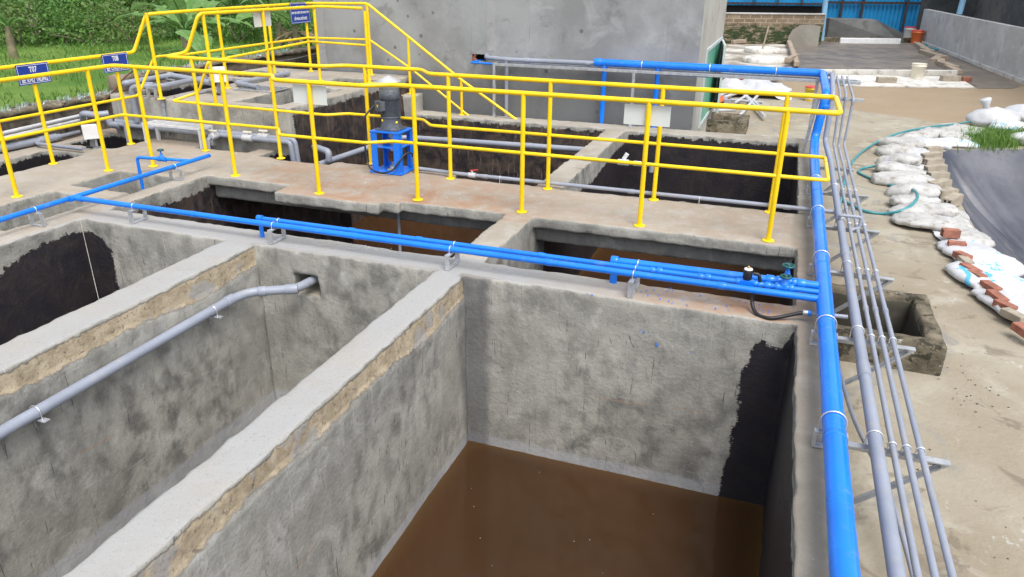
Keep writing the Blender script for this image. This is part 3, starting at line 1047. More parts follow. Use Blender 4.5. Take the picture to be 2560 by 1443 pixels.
ra = empty('guardrail', (-2.0, 6.3, 0), 'yellow tubular guardrail looping round both edges of the walkway past the motor', 'railing', 'yellow pipe guardrails')
zt, zm = 1.10, 0.565
top = [(-6.97, 1.2, zt), (-6.97, 6.43, zt), (-4.88, 6.43, zt), (-4.68, 6.17, zt), (-3.69, 6.17, zt), (-3.50, 6.33, zt), (0.45, 6.33, zt), (0.45, 7.19, zt),
       (-3.50, 7.19, zt), (-3.72, 7.46, zt), (-4.68, 7.46, zt), (-4.86, 7.29, zt), (-7.04, 7.29, zt + 0.01)] + \
      [atx(468, 131, -6.85), atx(496, 35, -6.65), atx(774, 18, -6.65), V((-6.62, 10.0, 1.585)), V((-5.90, 10.0, 1.575))]
MB().bent(top, RP, 0.07, 14).build('top_rail', M['yellow'], ra)
mid = [(-6.97, 1.2, zm), (-6.97, 6.43, zm), (-4.88, 6.43, zm), (-4.68, 6.17, zm), (-3.69, 6.17, zm), (-3.50, 6.33, zm), (0.45, 6.33, zm), (0.45, 7.19, zm),
       (-3.50, 7.19, zm), (-3.72, 7.46, zm), (-4.68, 7.46, zm), (-4.86, 7.29, zm), (-7.06, 7.29, zm + 0.02)] + \
      [atx(497, 231, -6.85), atx(520, 155, -6.65), atx(775, 104, -6.65), V((-6.62, 10.0, 1.08)), V((-5.86, 10.0, 1.065))]
MB().bent(mid, RM, 0.05, 12).build('mid_rail', M['yellow'], ra)
for x_, y_ in ((-6.97, 6.09), (-6.97, 4.98), (-6.97, 3.87), (-6.97, 2.76), (-6.66, 6.43), (-5.52, 6.43), (-4.28, 6.17), (-3.25, 6.33), (-2.16, 6.33), (-1.04, 6.33), (0.065, 6.33),
               (-6.66, 7.29), (-5.55, 7.29), (-4.42, 7.46), (-3.28, 7.19), (-2.17, 7.19), (-1.06, 7.19), (0.05, 7.19)):
    rail_post(ra, x_, y_, 0.0, zt)
for x_, y_ in ((-6.65, 7.58), (-6.65, 8.71), (-6.65, 9.90)):
    rail_post(ra, x_, y_, 0.525, 1.585)
rail_post(ra, -5.86, 10.0, 0.525, 1.54)

rb = empty('guardrail', (-7.8, 6.0, 0), 'yellow guardrail with blue signs stepping up at the raised tank beside the grassy field', 'railing', 'yellow pipe guardrails')
top = [V((-7.8, 1.2, 1.105)), V((-7.8, 7.56, 1.105)), atx(365, 36, -7.6), V((-7.42, 8.05, 1.575)), V((-7.42, 10.8, 1.585)), V((-6.28, 10.8, 1.605)), aty(1020, 92, 10.8), aty(1153, 200, 10.8), V((-3.78, 10.8, -0.02))]
MB().bent(top, RP, 0.06, 14).build('top_rail', M['yellow'], rb)
mid = [V((-7.8, 1.2, 0.575)), V((-7.8, 7.5, 0.575)), atx(386, 142, -7.6), V((-7.42, 8.1, 1.05)), V((-7.42, 10.8, 1.06)), V((-6.28, 10.8, 1.07)), aty(1025, 170, 10.8), aty(1172, 290, 10.8)]
MB().bent(mid, RM, 0.05, 12).build('mid_rail', M['yellow'], rb)
for y_ in (2.7, 3.83, 4.97, 6.10, 7.24):
    rail_post(rb, -7.8, y_, 0.0, 1.105)
for y_ in (7.64, 8.74, 9.84):
    rail_post(rb, -7.42 - (0.15 if y_ < 7.7 else 0), y_, 0.525, 1.575)
rail_post(rb, -7.42, 10.8, 0.525, 1.585)
rail_post(rb, -6.28, 10.8, 0.525, 1.60)
b0 = aty(1020, 92, 10.8)
rail_post(rb, b0.x, 10.8, 0.27, b0.z)
b0 = aty(1153, 200, 10.8)
rail_post(rb, b0.x, 10.8, 0.0, b0.z)


# ================================================================== signs and blank boards
def lettering(txt, parent, c, wmax, hgt, mat, right=V((0, 1, 0)), bold=0.0):
    cu = bpy.data.curves.new('lettering', 'FONT')
    cu.body = txt
    cu.align_x = 'CENTER'
    cu.align_y = 'CENTER'
    cu.extrude = 0.002
    cu.offset = bold
    tmp = bpy.data.objects.new('lettering', cu)
    COL.objects.link(tmp)
    bpy.context.view_layer.update()
    me = bpy.data.meshes.new_from_object(tmp.evaluated_get(bpy.context.evaluated_depsgraph_get()))
    bpy.data.objects.remove(tmp)
    co = np.array([v_.co[:] for v_ in me.vertices])
    mn, mx = co.min(0), co.max(0)
    sx = wmax / (mx[0] - mn[0])
    sy = hgt / (mx[1] - mn[1])
    nrm = right.cross(V((0, 0, 1)))
    cx, cy = 0.5 * (mn + mx)[:2]
    for v_ in me.vertices:
        p = v_.co
        v_.co = V(c) + right * ((p.x - cx) * sx) + V((0, 0, 1)) * ((p.y - cy) * sy) + nrm * (p.z * 0.3)
    me.materials.clear()
    me.materials.append(mat)
    o = bpy.data.objects.new('lettering', me)
    COL.objects.link(o)
    o.parent = parent
    o.matrix_parent_inverse = Matrix.Translation(-V(parent.location))
    return o


def sign(yc, zc_, x, wd, ht, rows, label):
    s = empty('sign', (x, yc, zc_), label, 'sign', 'blue tank signs on the far railing')
    MB().box(x - 0.004, yc - wd / 2, zc_ - ht / 2, x, yc + wd / 2, zc_ + ht / 2).build('sign_plate', M['sign_blue'], s)
    mb = MB()
    t_, i_ = 0.0045, 0.011
    y0, y1, z0, z1 = yc - wd / 2 + i_, yc + wd / 2 - i_, zc_ - ht / 2 + i_, zc_ + ht / 2 - i_
    mb.box(x, y0, z0, x + 0.001, y1, z0 + t_)
    mb.box(x, y0, z1 - t_, x + 0.001, y1, z1)
    mb.box(x, y0, z0 + t_, x + 0.001, y0 + t_, z1 - t_)
    mb.box(x, y1 - t_, z0 + t_, x + 0.001, y1, z1 - t_)
    mb.build('border_line', M['sign_white'], s)
    for txt, dz, wd_, h_ in rows:
        lettering(txt, s, (x + 0.002, yc, zc_ + dz), wd_, h_, M['sign_white'], bold=0.018)
    return s


sign(6.095, 1.01, -7.765, 0.39, 0.215, [('T07', 0.048, 0.095, 0.062), ('BỂ KHỬ TRÙNG', -0.046, 0.315, 0.078)], 'blue sign lettered T07 on the yellow railing above the grassy field')
sign(7.218, 1.015, -7.765, 0.385, 0.215, [('T08', 0.05, 0.095, 0.062), ('BỂ CHỨA BÙN', -0.045, 0.30, 0.078)], 'blue sign lettered T08 on the yellow railing, just before the rail steps up')
sign(10.61, 1.45, -7.385, 0.52, 0.31, [('CẢNH BÁO', 0.095, 0.22, 0.05), ('KHU VỰC NƯỚC SÂU NGUY HIỂM', 0.01, 0.46, 0.062), ('ĐỀ PHÒNG ĐUỐI NƯỚC', -0.075, 0.35, 0.062)],
     'blue deep water warning sign with three rows of text beside the grey building')


def board(c, right, wd, ht, label, tilt=0.0):
    r_ = V(right).normalized()
    n_ = r_.cross(V((0, 0, 1)))
    u_ = (V((0, 0, 1)) + r_ * tilt).normalized()
    o = MB().obox(c, r_ * wd / 2, u_ * ht / 2, n_ * 0.002).build('blank_board', M['panel_white'])
    tag(o, label, 'board', 'white backs of boards on the railings')


board((-4.298, 6.196, 0.978), (1, 0, 0.0), 0.375, 0.18, 'blank white board back on the near railing, left of the grey motor', 0.0)
board((-1.055, 6.356, 0.978), (1, 0, 0.0), 0.395, 0.172, 'blank white board back on the near railing over the dark basin', 0.0)
board((-6.68, 8.724, 1.47), (0, 1, 0), 0.36, 0.185, 'blank white board back high on the railing before banana plants')


# ================================================================== pipework
def uclamp(parent, c, axis, r, drop, mat=None):
    """U bolt round a pipe: half ring and two legs"""
    ax = V(axis).normalized()
    sd_ = ax.cross(V((0, 0, 1))).normalized()
    c = V(c)
    pts = [c - sd_ * r + V((0, 0, -drop))]
    for i in range(11):
        t = math.pi - math.pi * i / 10
        pts.append(c + sd_ * r * math.cos(t) + V((0, 0, 1)) * r * math.sin(t))
    pts.append(c + sd_ * r + V((0, 0, -drop)))
    return MB().tube(pts, 0.004, 6).build('pipe_clamp', mat or M['zinc'], parent)


def collar(mb, p, axis, r, ln, m=0):
    a = V(axis).normalized()
    return mb.tube([V(p) - a * ln / 2, V(p) - a * ln / 2 * 0.96, V(p) + a * ln / 2 * 0.96, V(p) + a * ln / 2], [r * 0.985, r, r, r * 0.985], 20, True, False, m)


# --- large blue air main: along the rack, down and along the outer wall
main = empty('blue_pipe', (0.45, 6.0, 0.15), 'large glossy blue main pipe along the outer wall and across the far rack', 'pipe')
rmain = 0.052
pth = [V((-2.63, 10.98, 0.875)), V((0.475, 10.98, 0.875)), aty(2066, 236, 9.75), aty(2037, 346, 9.75), V((0.449, 9.25, 0.165)), V((0.450, 8.4, 0.15)), V((0.450, 0.6, 0.15))]
mb = MB().bent(pth, rmain, 0.10, 24, seg=6)
collar(mb, (-2.60, 10.98, 0.875), (1, 0, 0), rmain + 0.006, 0.10)
for y_ in (7.45, 5.42, 3.14):
    collar(mb, (0.45, y_, 0.15), (0, 1, 0), rmain + 0.002, 0.03)
for i_, p in ((2, (0, 0, 1)),):
    q = pth[i_] + V((0, 0, -0.14))
    collar(mb, q, (0, 0, 1), rmain + 0.004, 0.05)
mb.build('pipe_run', M['blue'], main)
for x_ in (-2.50, -1.72):
    mb = MB().tube([(x_, 10.985, 0.87), (x_, 10.985, -0.5)], 0.036, 18)
    collar(mb, (x_, 10.985, 0.80), (0, 0, 1), 0.041, 0.08)
    mb.build('drop_pipe', M['blue'], main)
for y_ in (8.0, 6.86, 5.63, 4.43, 3.3):
    uclamp(main, (0.45, y_, 0.15), (0, 1, 0), rmain + 0.006, 0.08)
for x_ in (-1.95, -1.0, -0.12):
    o = MB().tube([V((x_, 10.98, 0.875)) + V((0, math.cos(a), math.sin(a))) * (rmain + 0.003) for a in np.linspace(0, 2 * math.pi, 18)[:-1]], 0.007, 6, False, True).build('pipe_clamp', M['zinc'], main)

# --- branch lines on the cross wall
def branch(pth, r, label, name='blue_pipe'):
    o = empty(name, pth[0], label, 'pipe', 'blue branch pipes on the cross wall')
    MB().bent(pth, r, 0.05, 16, seg=5).build('pipe_run', M['blue'], o)
    return o


b1 = branch([(-5.97, 4.79, 0.15), (0.41, 4.79, 0.158)], 0.0235, 'longest blue branch pipe on the cross wall, front one of the three')


def coupling(parent, p, axis, r, ln, mat='blue'):
    mb = MB()
    collar(mb, p, axis, r, ln)
    return mb.build('coupling', M[mat], parent)


coupling(b1, (-5.90, 4.79, 0.15), (1, 0, 0), 0.028, 0.06)
for x_ in (-4.62, -3.02, -1.42, -0.2):
    coupling(b1, (x_, 4.79, 0.15 + (x_ + 5.97) * 0.00125), (1, 0, 0), 0.0262, 0.055)
coupling(b1, (-5.97, 4.79, 0.15), (0, 1, 0), 0.028, 0.10)
b2 = branch([(-3.985, 4.865, -1.3), (-3.985, 4.865, 0.165), (0.41, 4.865, 0.175)], 0.0185, 'thin blue middle pipe on the cross wall, carrying the black solenoid valve')
coupling(b2, (-3.985, 4.865, 0.165), (1, 0, 0), 0.027, 0.05)
for x_ in (-3.1, -2.5, -1.5):
    coupling(b2, (x_, 4.865, 0.1665 + (x_ + 3.98) * 0.0023), (1, 0, 0), 0.0215, 0.05)
for x_ in (-0.63, -0.30, 0.09):
    coupling(b2, (x_, 4.865, 0.174), (1, 0, 0), 0.025, 0.035)
    coupling(b2, (x_ - 0.05, 4.865, 0.174), (1, 0, 0), 0.022, 0.03)
b3 = branch([(-0.972, 4.955, -1.3), (-0.972, 4.955, 0.17), (0.41, 4.955, 0.185)], 0.0275, 'short thick blue pipe, back one of three on the cross wall')
coupling(b3, (-0.972, 4.955, 0.17), (1, 0.0, 0.0), 0.036, 0.05)
coupling(b3, (-0.972, 4.955, 0.14), (0, 0, 1), 0.034, 0.06)
for x_ in (0.10, 0.30):
    coupling(b3, (x_, 4.955, 0.182), (1, 0, 0), 0.034, 0.05)
side = empty('blue_pipe', (-5.99, 5.0, 0.15), 'blue side pipe running lengthwise past two small hatches at the left', 'pipe')
MB().tube([(-5.99, 1.0, 0.15), (-5.99, 6.60, 0.15)], 0.0225, 16).build('pipe_run', M['blue'], side)
t1 = atz(345, 389, 0.19)
MB().bent([(-5.99, 6.30, 0.155), (t1.x, t1.y - 0.02, 0.175), (t1.x + 0.02, t1.y - 0.04, -0.6)], 0.0175, 0.035, 14).build('drop_branch', M['blue'], side)


def handwheel(parent, c, r, mat):
    mb = MB().torus(c, (0, 0, 1), r, 0.008, 24, 6)
    for k in range(6):
        a = k * math.pi / 3
        mb.bar(V(c), V(c) + V((math.cos(a), math.sin(a), 0)) * r, 0.009, 0.008)
    mb.lathe([(0.013, -0.008), (0.013, 0.010), (0.006, 0.016)], c, n=10)
    return mb.build('handwheel', mat, parent)


def gate_valve(c, axis, s, hz, label):
    o = empty('gate_valve', c, label, 'valve', 'gate valves with green wheels')
    c = V(c)
    a = V(axis)
    mb = MB()
    collar(mb, c - a * 0.045 * s, a, 0.030 * s, 0.03)
    collar(mb, c + a * 0.045 * s, a, 0.030 * s, 0.03)
    collar(mb, c, a, 0.027 * s, 0.10 * s)
    mb.lathe([(0.026 * s, 0), (0.029 * s, 0.03 * s), (0.024 * s, 0.036 * s), (0.018 * s, 0.05 * s), (0.014 * s, 0.07 * s)], c, n=14)
    mb.build('valve_body', M['blue'], o)
    MB().lathe([(0.009 * s, 0.06 * s), (0.009 * s, hz)], c, n=10).build('valve_stem', M['blue'], o)
    handwheel(o, c + V((0, 0, hz)), 0.034 * s, M['teal_iron'])
    return o


gate_valve((0.195, 4.865, 0.176), (1, 0, 0), 0.95, 0.078, 'gate valve with low green wheel on the thin middle blue pipe')
gate_valve((0.205, 4.955, 0.184), (1, 0, 0), 1.1, 0.115, 'gate valve with taller green wheel on the thick back blue pipe')
va = atz(407, 397, 0.165)
gate_valve((va.x, 6.30 + (t1.y - 6.32) * (va.x + 5.99) / (t1.x + 5.99), 0.163), (1, 0, 0), 0.9, 0.10, 'small gate valve with green wheel on the blue side branch, away from the others')

sol = empty('solenoid_valve', (-0.045, 4.865, 0.175), 'black solenoid valve with white cap on the thin blue pipe', 'valve')
mb = MB().box(-0.09, 4.84, 0.155, 0.0, 4.89, 0.198)
collar(mb, (-0.10, 4.865, 0.175), (1, 0, 0), 0.024, 0.03)
collar(mb, (0.01, 4.865, 0.175), (1, 0, 0), 0.024, 0.03)
mb.build('valve_body', M['blue'], sol, 0.004)
MB().lathe([(0.03, 0.03), (0.031, 0.033), (0.031, 0.092), (0.029, 0.096)], (-0.045, 4.865, 0.175), n=22).build('coil', M['rubber'], sol)
MB().lathe([(0.029, 0.0965), (0.026, 0.103), (0.011, 0.105)], (-0.045, 4.865, 0.175), n=22).build('cap', M['white_plastic'], sol)
MB().lathe([(0.009, 0.105), (0.009, 0.116), (0.005, 0.12)], (-0.045, 4.865, 0.175), n=6).build('cap_nut', simple('brass', (0.55, 0.36, 0.12), 0.35, 0.8), sol)
MB().bent([(-0.01, 4.865, 0.245), (0.025, 4.865, 0.245), (0.04, 4.865, 0.20), (0.042, 4.865, 0.17)], 0.012, 0.02, 10).build('cable_plug', M['rubber'], sol)

cj = empty('flexible_conduit', (0.1, 4.76, 0.1), 'black corrugated conduit drooping from the blue pipe to the wall', 'conduit')
pp = spline([(0.005, 4.82, 0.14), (0.01, 4.80, 0.06), (0.05, 4.74, 0.012), (0.13, 4.705, 0.01), (0.22, 4.725, 0.03), (0.30, 4.745, 0.055), (0.335, 4.75, 0.062)], 14)
MB().tube(pp, [0.0135 if i % 2 else 0.0115 for i in range(len(pp))], 12).build('conduit_hose', M['rubber'], cj)
mb = MB()
collar(mb, (0.345, 4.752, 0.065), (1, 0.02, 0.02), 0.018, 0.03)
mb.build('gland_nut', M['galv'], cj)
mb = MB()
collar(mb, (0.372, 4.753, 0.066), (1, 0.02, 0), 0.0175, 0.022)
mb.build('gland_ring', M['blue'], cj)
MB().tube([(0.384, 4.753, 0.067), (0.60, 4.757, 0.075)], 0.0135, 12).build('conduit_pipe', M['pvc'], cj)


# --- galvanised stools carrying the branches
def stool(x_, y0, y1, h, label, along='y', clamps=()):
    o = empty('pipe_stool', (x_, y0, 0), label, 'bracket', 'galvanised pipe stools on the tank walls')
    mb = MB()
    w_, t_ = 0.036, 0.028
    if along == 'y':
        mb.box(x_ - w_ / 2, y0, 0.002, x_ + w_ / 2, y1, 0.002 + t_ * 0.4)
        mb.box(x_ - w_ / 2, y0, 0.002 + t_ * 0.4, x_ + w_ / 2, y0 + t_ * 0.5, h - t_ * 0.4)
        mb.box(x_ - w_ / 2, y1 - t_ * 0.5, 0.002 + t_ * 0.4, x_ + w_ / 2, y1, h - t_ * 0.4)
        mb.box(x_ - w_ / 2, y0, h - t_ * 0.4, x_ + w_ / 2, y1, h)
        for yy in (y0, y1 - 0.005):
            mb.box(x_ - w_ / 2 - 0.002, yy - 0.002, 0.004, x_ - w_ / 2 + 0.006, yy + 0.008, h + 0.001)
    else:
        mb.box(x_ - y1 / 2, y0 - w_ / 2, 0.002, x_ + y1 / 2, y0 + w_ / 2, 0.013)
        mb.box(x_ - y1 / 2, y0 - w_ / 2, 0.013, x_ - y1 / 2 + 0.014, y0 + w_ / 2, h - 0.011)
        mb.box(x_ + y1 / 2 - 0.014, y0 - w_ / 2, 0.013, x_ + y1 / 2, y0 + w_ / 2, h - 0.011)
        mb.box(x_ - y1 / 2, y0 - w_ / 2, h - 0.011, x_ + y1 / 2, y0 + w_ / 2, h)
    mb.build('stool_frame', M['galv'], o, 0.0015)
    for c, ax, r in clamps:
        uclamp(o, c, ax, r, c[2] - h + 0.005)
    return o


stool(-5.27, 4.73, 4.90, 0.122, 'galvanised pipe stool on the cross wall, between the corners of the two leftmost basins', clamps=[((-5.27, 4.79, 0.151), (1, 0, 0), 0.026)])
stool(-3.80, 4.73, 4.92, 0.124, 'galvanised pipe stool beside the elbow of the thin pipe', clamps=[((-3.80, 4.79, 0.1525), (1, 0, 0), 0.026), ((-3.80, 4.865, 0.166), (1, 0, 0), 0.021)])
stool(-2.20, 4.72, 4.92, 0.126, 'galvanised pipe stool where the middle partition meets the cross wall', clamps=[((-2.20, 4.79, 0.155), (1, 0, 0), 0.026), ((-2.20, 4.865, 0.169), (1, 0, 0), 0.021)])
stool(-0.80, 4.71, 4.99, 0.126, 'galvanised pipe stool under three blue pipes near the brown water', clamps=[((-0.80, 4.79, 0.156), (1, 0, 0), 0.026), ((-0.80, 4.865, 0.171), (1, 0, 0), 0.021), ((-0.80, 4.955, 0.172), (1, 0, 0), 0.030)])
stool(-5.99, 4.40, 0.15, 0.124, 'galvanised pipe stool carrying the side pipe beside the nearer hatch', along='x', clamps=[((-5.99, 4.40, 0.15), (0, 1, 0), 0.025)])
stool(-5.99, 6.06, 0.15, 0.124, 'galvanised pipe stool carrying the side pipe beside the farther hatch', along='x', clamps=[((-5.99, 6.06, 0.15), (0, 1, 0), 0.025)])
for i, y_ in enumerate((8.0, 6.86, 5.63, 4.43, 3.3)):
    stool(0.45, y_, 0.15, 0.092, 'small galvanised stool under the blue main, ' + ('farthest of the five', 'level with the walkway', 'by the basin with three pipes', 'just before the cross wall', 'nearest of the five')[i], along='x')

# --- grey lines on wall brackets
gp = [(0.645, 0.032, 'thick grey pipe next to the blue main, on the wall brackets', (2081, 191), (2083, 233), (2063, 352)),
      (0.727, 0.0145, 'thin grey pipe on the wall brackets, closest to the thick grey one', (2092, 191), (2101, 236), (2084, 362)),
      (0.787, 0.0145, 'thin grey pipe on the wall brackets, middle of the thin three', (2105, 191), (2116, 236), (2096, 367)),
      (0.848, 0.0145, 'thin grey pipe on the wall brackets, farthest from the blue main', (2118, 193), (2134, 245), (2110, 362))]
for x_, r_, lb, a, b, c in gp:
    o = empty('grey_pipe', (x_, 6.0, 0.05), lb, 'pipe', 'grey pipes on the wall brackets')
    zz = 0.08 if r_ > 0.02 else 0.052
    A, B, C = aty(*a, 10.95), aty(*b, 9.75), aty(*c, 9.75)
    rr_ = r_ * 1.12 if r_ > 0.02 else r_ * 1.25
    pth = [A, B, C, V((x_, 9.2, zz + 0.01)), V((x_, 8.9, zz)), V((x_, 0.6, zz))]
    if r_ > 0.02:
        pth = [V((-0.9, 11.06, 0.86)), V((A.x, 11.06, 0.86))] + pth[1:]
    mb = MB().bent(pth, r_, 0.06, 18, seg=5)
    for y_ in ((6.0, 4.02) if r_ > 0.02 else (5.0, 7.4)):
        collar(mb, (x_, y_, zz), (0, 1, 0), rr_, 0.16 if r_ > 0.02 else 0.06)
    collar(mb, B + V((0, 0, -0.05)), (0, 0, 1), rr_, 0.05)
    mb.build('pipe_run', M['pvc'], o)
    for y_ in (8.09, 6.89, 5.73, 4.55, 3.35):
        uclamp(o, (x_, y_, zz), (0, 1, 0), r_ + 0.004, zz - 0.03)
BL = ('farthest of the six', 'second farthest of the six', 'level with the walkway', 'just beyond the open pit box', 'over the open pit box', 'nearest of the six')
for i, y_ in enumerate((9.25, 8.09, 6.89, 5.73, 4.55, 3.35)):
    o = empty('wall_bracket', (0.52, y_, 0), 'galvanised triangular bracket on the outer wall, ' + BL[i], 'bracket', 'triangular brackets on the outer wall')
    xt = 0.91 if i == 0 else 0.98
    mb = MB().box(0.50, y_ - 0.022, 0.012, xt, y_ + 0.022, 0.018).box(0.50, y_ + 0.016, -0.024, xt, y_ + 0.022, 0.012)
    mb.build('bracket_arm', M['galv'], o)
    MB().bar((xt - 0.02, y_ + 0.012, -0.004), (0.53, y_ + 0.012, -0.40), 0.034, 0.005, (0, 1, 0)).bar((xt - 0.035, y_ - 0.006, -0.008), (0.53, y_ - 0.006, -0.40), 0.004, 0.034, (0, 1, 0)).build('bracket_strut', M['galv'], o)
    MB().box(0.523, y_ - 0.02, -0.42, 0.529, y_ + 0.02, 0.012).build('bracket_upright', M['galv'], o)
# stray conduit sagging below the brackets
o = MB().tube(spline([(0.56, 4.9, -0.18), (0.66, 4.2, -0.3), (0.80, 3.4, -0.30), (0.90, 2.5, -0.42), (0.98, 1.6, -0.47)], 8), 0.013, 10).build('loose_conduit', M['pvc'])
tag(o, 'loose grey conduit hanging below the bracket pipes towards the yard', 'conduit')

# --- grey line along the back edge of the walkway and its loop over the bracket pipes
o = empty('grey_pipe', (-1.6, 7.24, 0.05), 'grey pipe lying along the back edge of the walkway under the railing', 'pipe')
mb = MB().bent([(-3.75, 7.30, 0.05), (-3.2, 7.25, 0.05), (0.62, 7.24, 0.055)], 0.02, 0.1, 14)
for x_ in (-2.9, -1.3, 0.2):
    collar(mb, (x_, 7.247, 0.05), (1, 0, 0), 0.0235, 0.07)
mb.build('pipe_run', M['pvc'], o)
for x_ in (-2.72, -0.62):
    uclamp(o, (x_, 7.246, 0.05), (1, 0, 0), 0.023, 0.05)
for x_ in (-3.05,):
    mb = MB()
    collar(mb, (x_, 7.25, 0.05), (1, 0, 0), 0.027, 0.08)
    mb.lathe([(0.012, 0.0), (0.012, 0.05)], (x_, 7.25, 0.05), n=10)
    mb.build('ball_valve', M['pvc_pale'], o)
    MB().obox((x_ + 0.02, 7.25, 0.105), V((0.045, 0.0, 0.008)), V((0, 0.010, 0)), V((0, 0, 0.006))).build('valve_handle', M['red_plastic'], o, 0.003)
lp = empty('grey_pipe', (0.72, 6.75, 0.15), 'small grey loop of pipe bridging over the bracket pipes', 'pipe')
MB().bent([(0.62, 7.245, 0.055), (0.628, 6.85, 0.07), (0.628, 6.80, 0.155), (0.80, 6.80, 0.155), (0.80, 6.80, 0.06), (0.73, 6.72, 0.055)], 0.014, 0.02, 12).build('pipe_run', M['pvc'], lp)

# --- pipe in the second basin
t2 = empty('grey_pipe', (-3.85, 3.0, -0.3), 'stout grey pipe along a basin wall, entering a square hole in the cross wall', 'pipe')
pth = [V((-3.85, 0.4, -0.31)), V((-3.85, 4.24, -0.297)), V((-3.80, 4.40, -0.293)), aty(742, 722, 4.56), V((-3.43, 4.75, -0.265)), V((-3.40, 4.95, -0.25))]
mb = MB().bent(pth, 0.037, 0.09, 22, seg=5)
collar(mb, pth[1] + V((0, -0.03, 0)), (0, 1, 0), 0.0425, 0.09)
dd = (pth[3] - pth[2]).normalized()
collar(mb, pth[2] + dd * 0.10, dd, 0.0425, 0.06)
collar(mb, pth[3] - dd * 0.04, dd, 0.0425, 0.10)
mb.build('pipe_run', M['pvc'], t2)
for y_ in (4.02, 2.52):
    uclamp(t2, (-3.85, y_, -0.30), (0, 1, 0), 0.041, 0.05)
    MB().box(-3.93, y_ - 0.02, -0.347, -3.77, y_ + 0.02, -0.341).box(-3.915, y_ + 0.012, -0.43, -3.905, y_ + 0.02, -0.347).build('support_angle', M['galv'], t2)

# --- far rack behind the end wall
rk = empty('pipe_rack', (-1.9, 10.9, 0), 'galvanised box frame rack carrying the blue main in front of the building', 'rack')
for x_ in (-4.19, -2.04, 0.42):
    MB().box(x_ - 0.02, 10.86, 0.0, x_ + 0.02, 10.90, 0.765).build('rack_leg', M['galv'], rk, 0.002)
    MB().box(x_ - 0.05, 10.83, 0.002, x_ + 0.05, 10.93, 0.008).build('foot_plate', M['galv'], rk)
MB().box(-4.21, 10.86, 0.765, 0.95, 10.90, 0.805).build('rack_beam', M['galv'], rk, 0.002)
MB().box(-4.21, 11.04, 0.765, 0.95, 11.08, 0.805).build('rack_beam', M['galv'], rk, 0.002)
for x_ in (-4.19, -2.04, 0.42, 0.93):
    MB().box(x_ - 0.02, 10.90, 0.767, x_ + 0.02, 11.04, 0.803).build('cross_bar', M['galv'], rk)
MB().box(0.36, 9.80, 0.70, 0.92, 9.84, 0.735).build('outrigger', M['galv'], rk, 0.002)
MB().bar((0.34, 9.82, 0.0), (0.42, 9.82, 0.70), 0.035, 0.035).build('rack_leg', M['galv'], rk)
gr_ = empty('grey_pipe', (-3.4, 10.98, 0.85), 'grey pipe on the far rack between blue main and broken hole', 'pipe')
mb = MB().bent([(-4.42, 11.3, 0.90), (-4.40, 11.05, 0.86), (-4.0, 10.99, 0.85), (-2.6, 10.985, 0.86)], 0.034, 0.06, 16)
mb.tube([(-4.03, 10.99, 0.83), (-4.03, 10.99, -0.5)], 0.03, 14)
for x_ in (-3.7, -2.75):
    collar(mb, (x_, 10.987, 0.853), (1, 0, 0), 0.039, 0.08)
mb.build('pipe_run', M['pvc'], gr_)
o = MB().bent([(-4.50, 11.3, 0.80), (-4.62, 10.98, 0.78), (-4.17, 10.98, 0.775), (-1.0, 10.99, 0.755)], 0.016, 0.03, 12).build('blue_pipe', M['blue'])
tag(o, 'thin blue pipe bent out of the broken hole in the building', 'pipe')

# --- white valve outlet in the far right basin
o = empty('drain_valve', (-1.6, 8.3, -0.05), 'white plastic ball valve with raised lever sticking out of the dark basin partition', 'valve')
q = aty(1545, 405, 8.1)
mb = MB().tube([V((-2.06, 8.1, q.z)), q + V((0.32, 0, 0))], 0.022, 14)
collar(mb, q + V((0.06, 0, 0)), (1, 0, 0), 0.034, 0.12)
collar(mb, q + V((0.22, 0, 0)), (1, 0, 0), 0.029, 0.08)
mb.build('valve_body', M['white_plastic'], o)
MB().obox(q + V((0.08, 0, 0.07)), V((0.02, 0, 0.035)), V((0, 0.008, 0)), V((0.02, 0, -0.01))).build('lever', M['white_plastic'], o, 0.004)
MB().bent([q + V((0.32, 0, 0)), q + V((0.38, 0, 0)), q + V((0.38, 0, -0.08))], 0.026, 0.03, 14).build('spout', M['pvc'], o)

# --- grey pipes in the far left basin
o = empty('grey_pipe', (-4.6, 7.9, -0.2), 'grey pipe slanting through the dark far basin behind the motor', 'pipe')
a, b, c, d_ = aty(795, 412, 7.75), aty(930, 366, 8.9), aty(1010, 343, 9.6), aty(1470, 375, 9.45)
mb = MB().bent([a, b, c, d_], 0.037, 0.12, 18)
e_ = aty(822, 401, 7.85)
mb.bent([e_, aty(822, 380, 7.85), aty(808, 374, 7.85) + V((-0.2, 0.1, 0))], 0.042, 0.05, 16)
for t_ in (0.25, 0.7):
    collar(mb, c.lerp(d_, t_), d_ - c, 0.041, 0.10)
mb.build('pipe_run', M['pvc'], o)

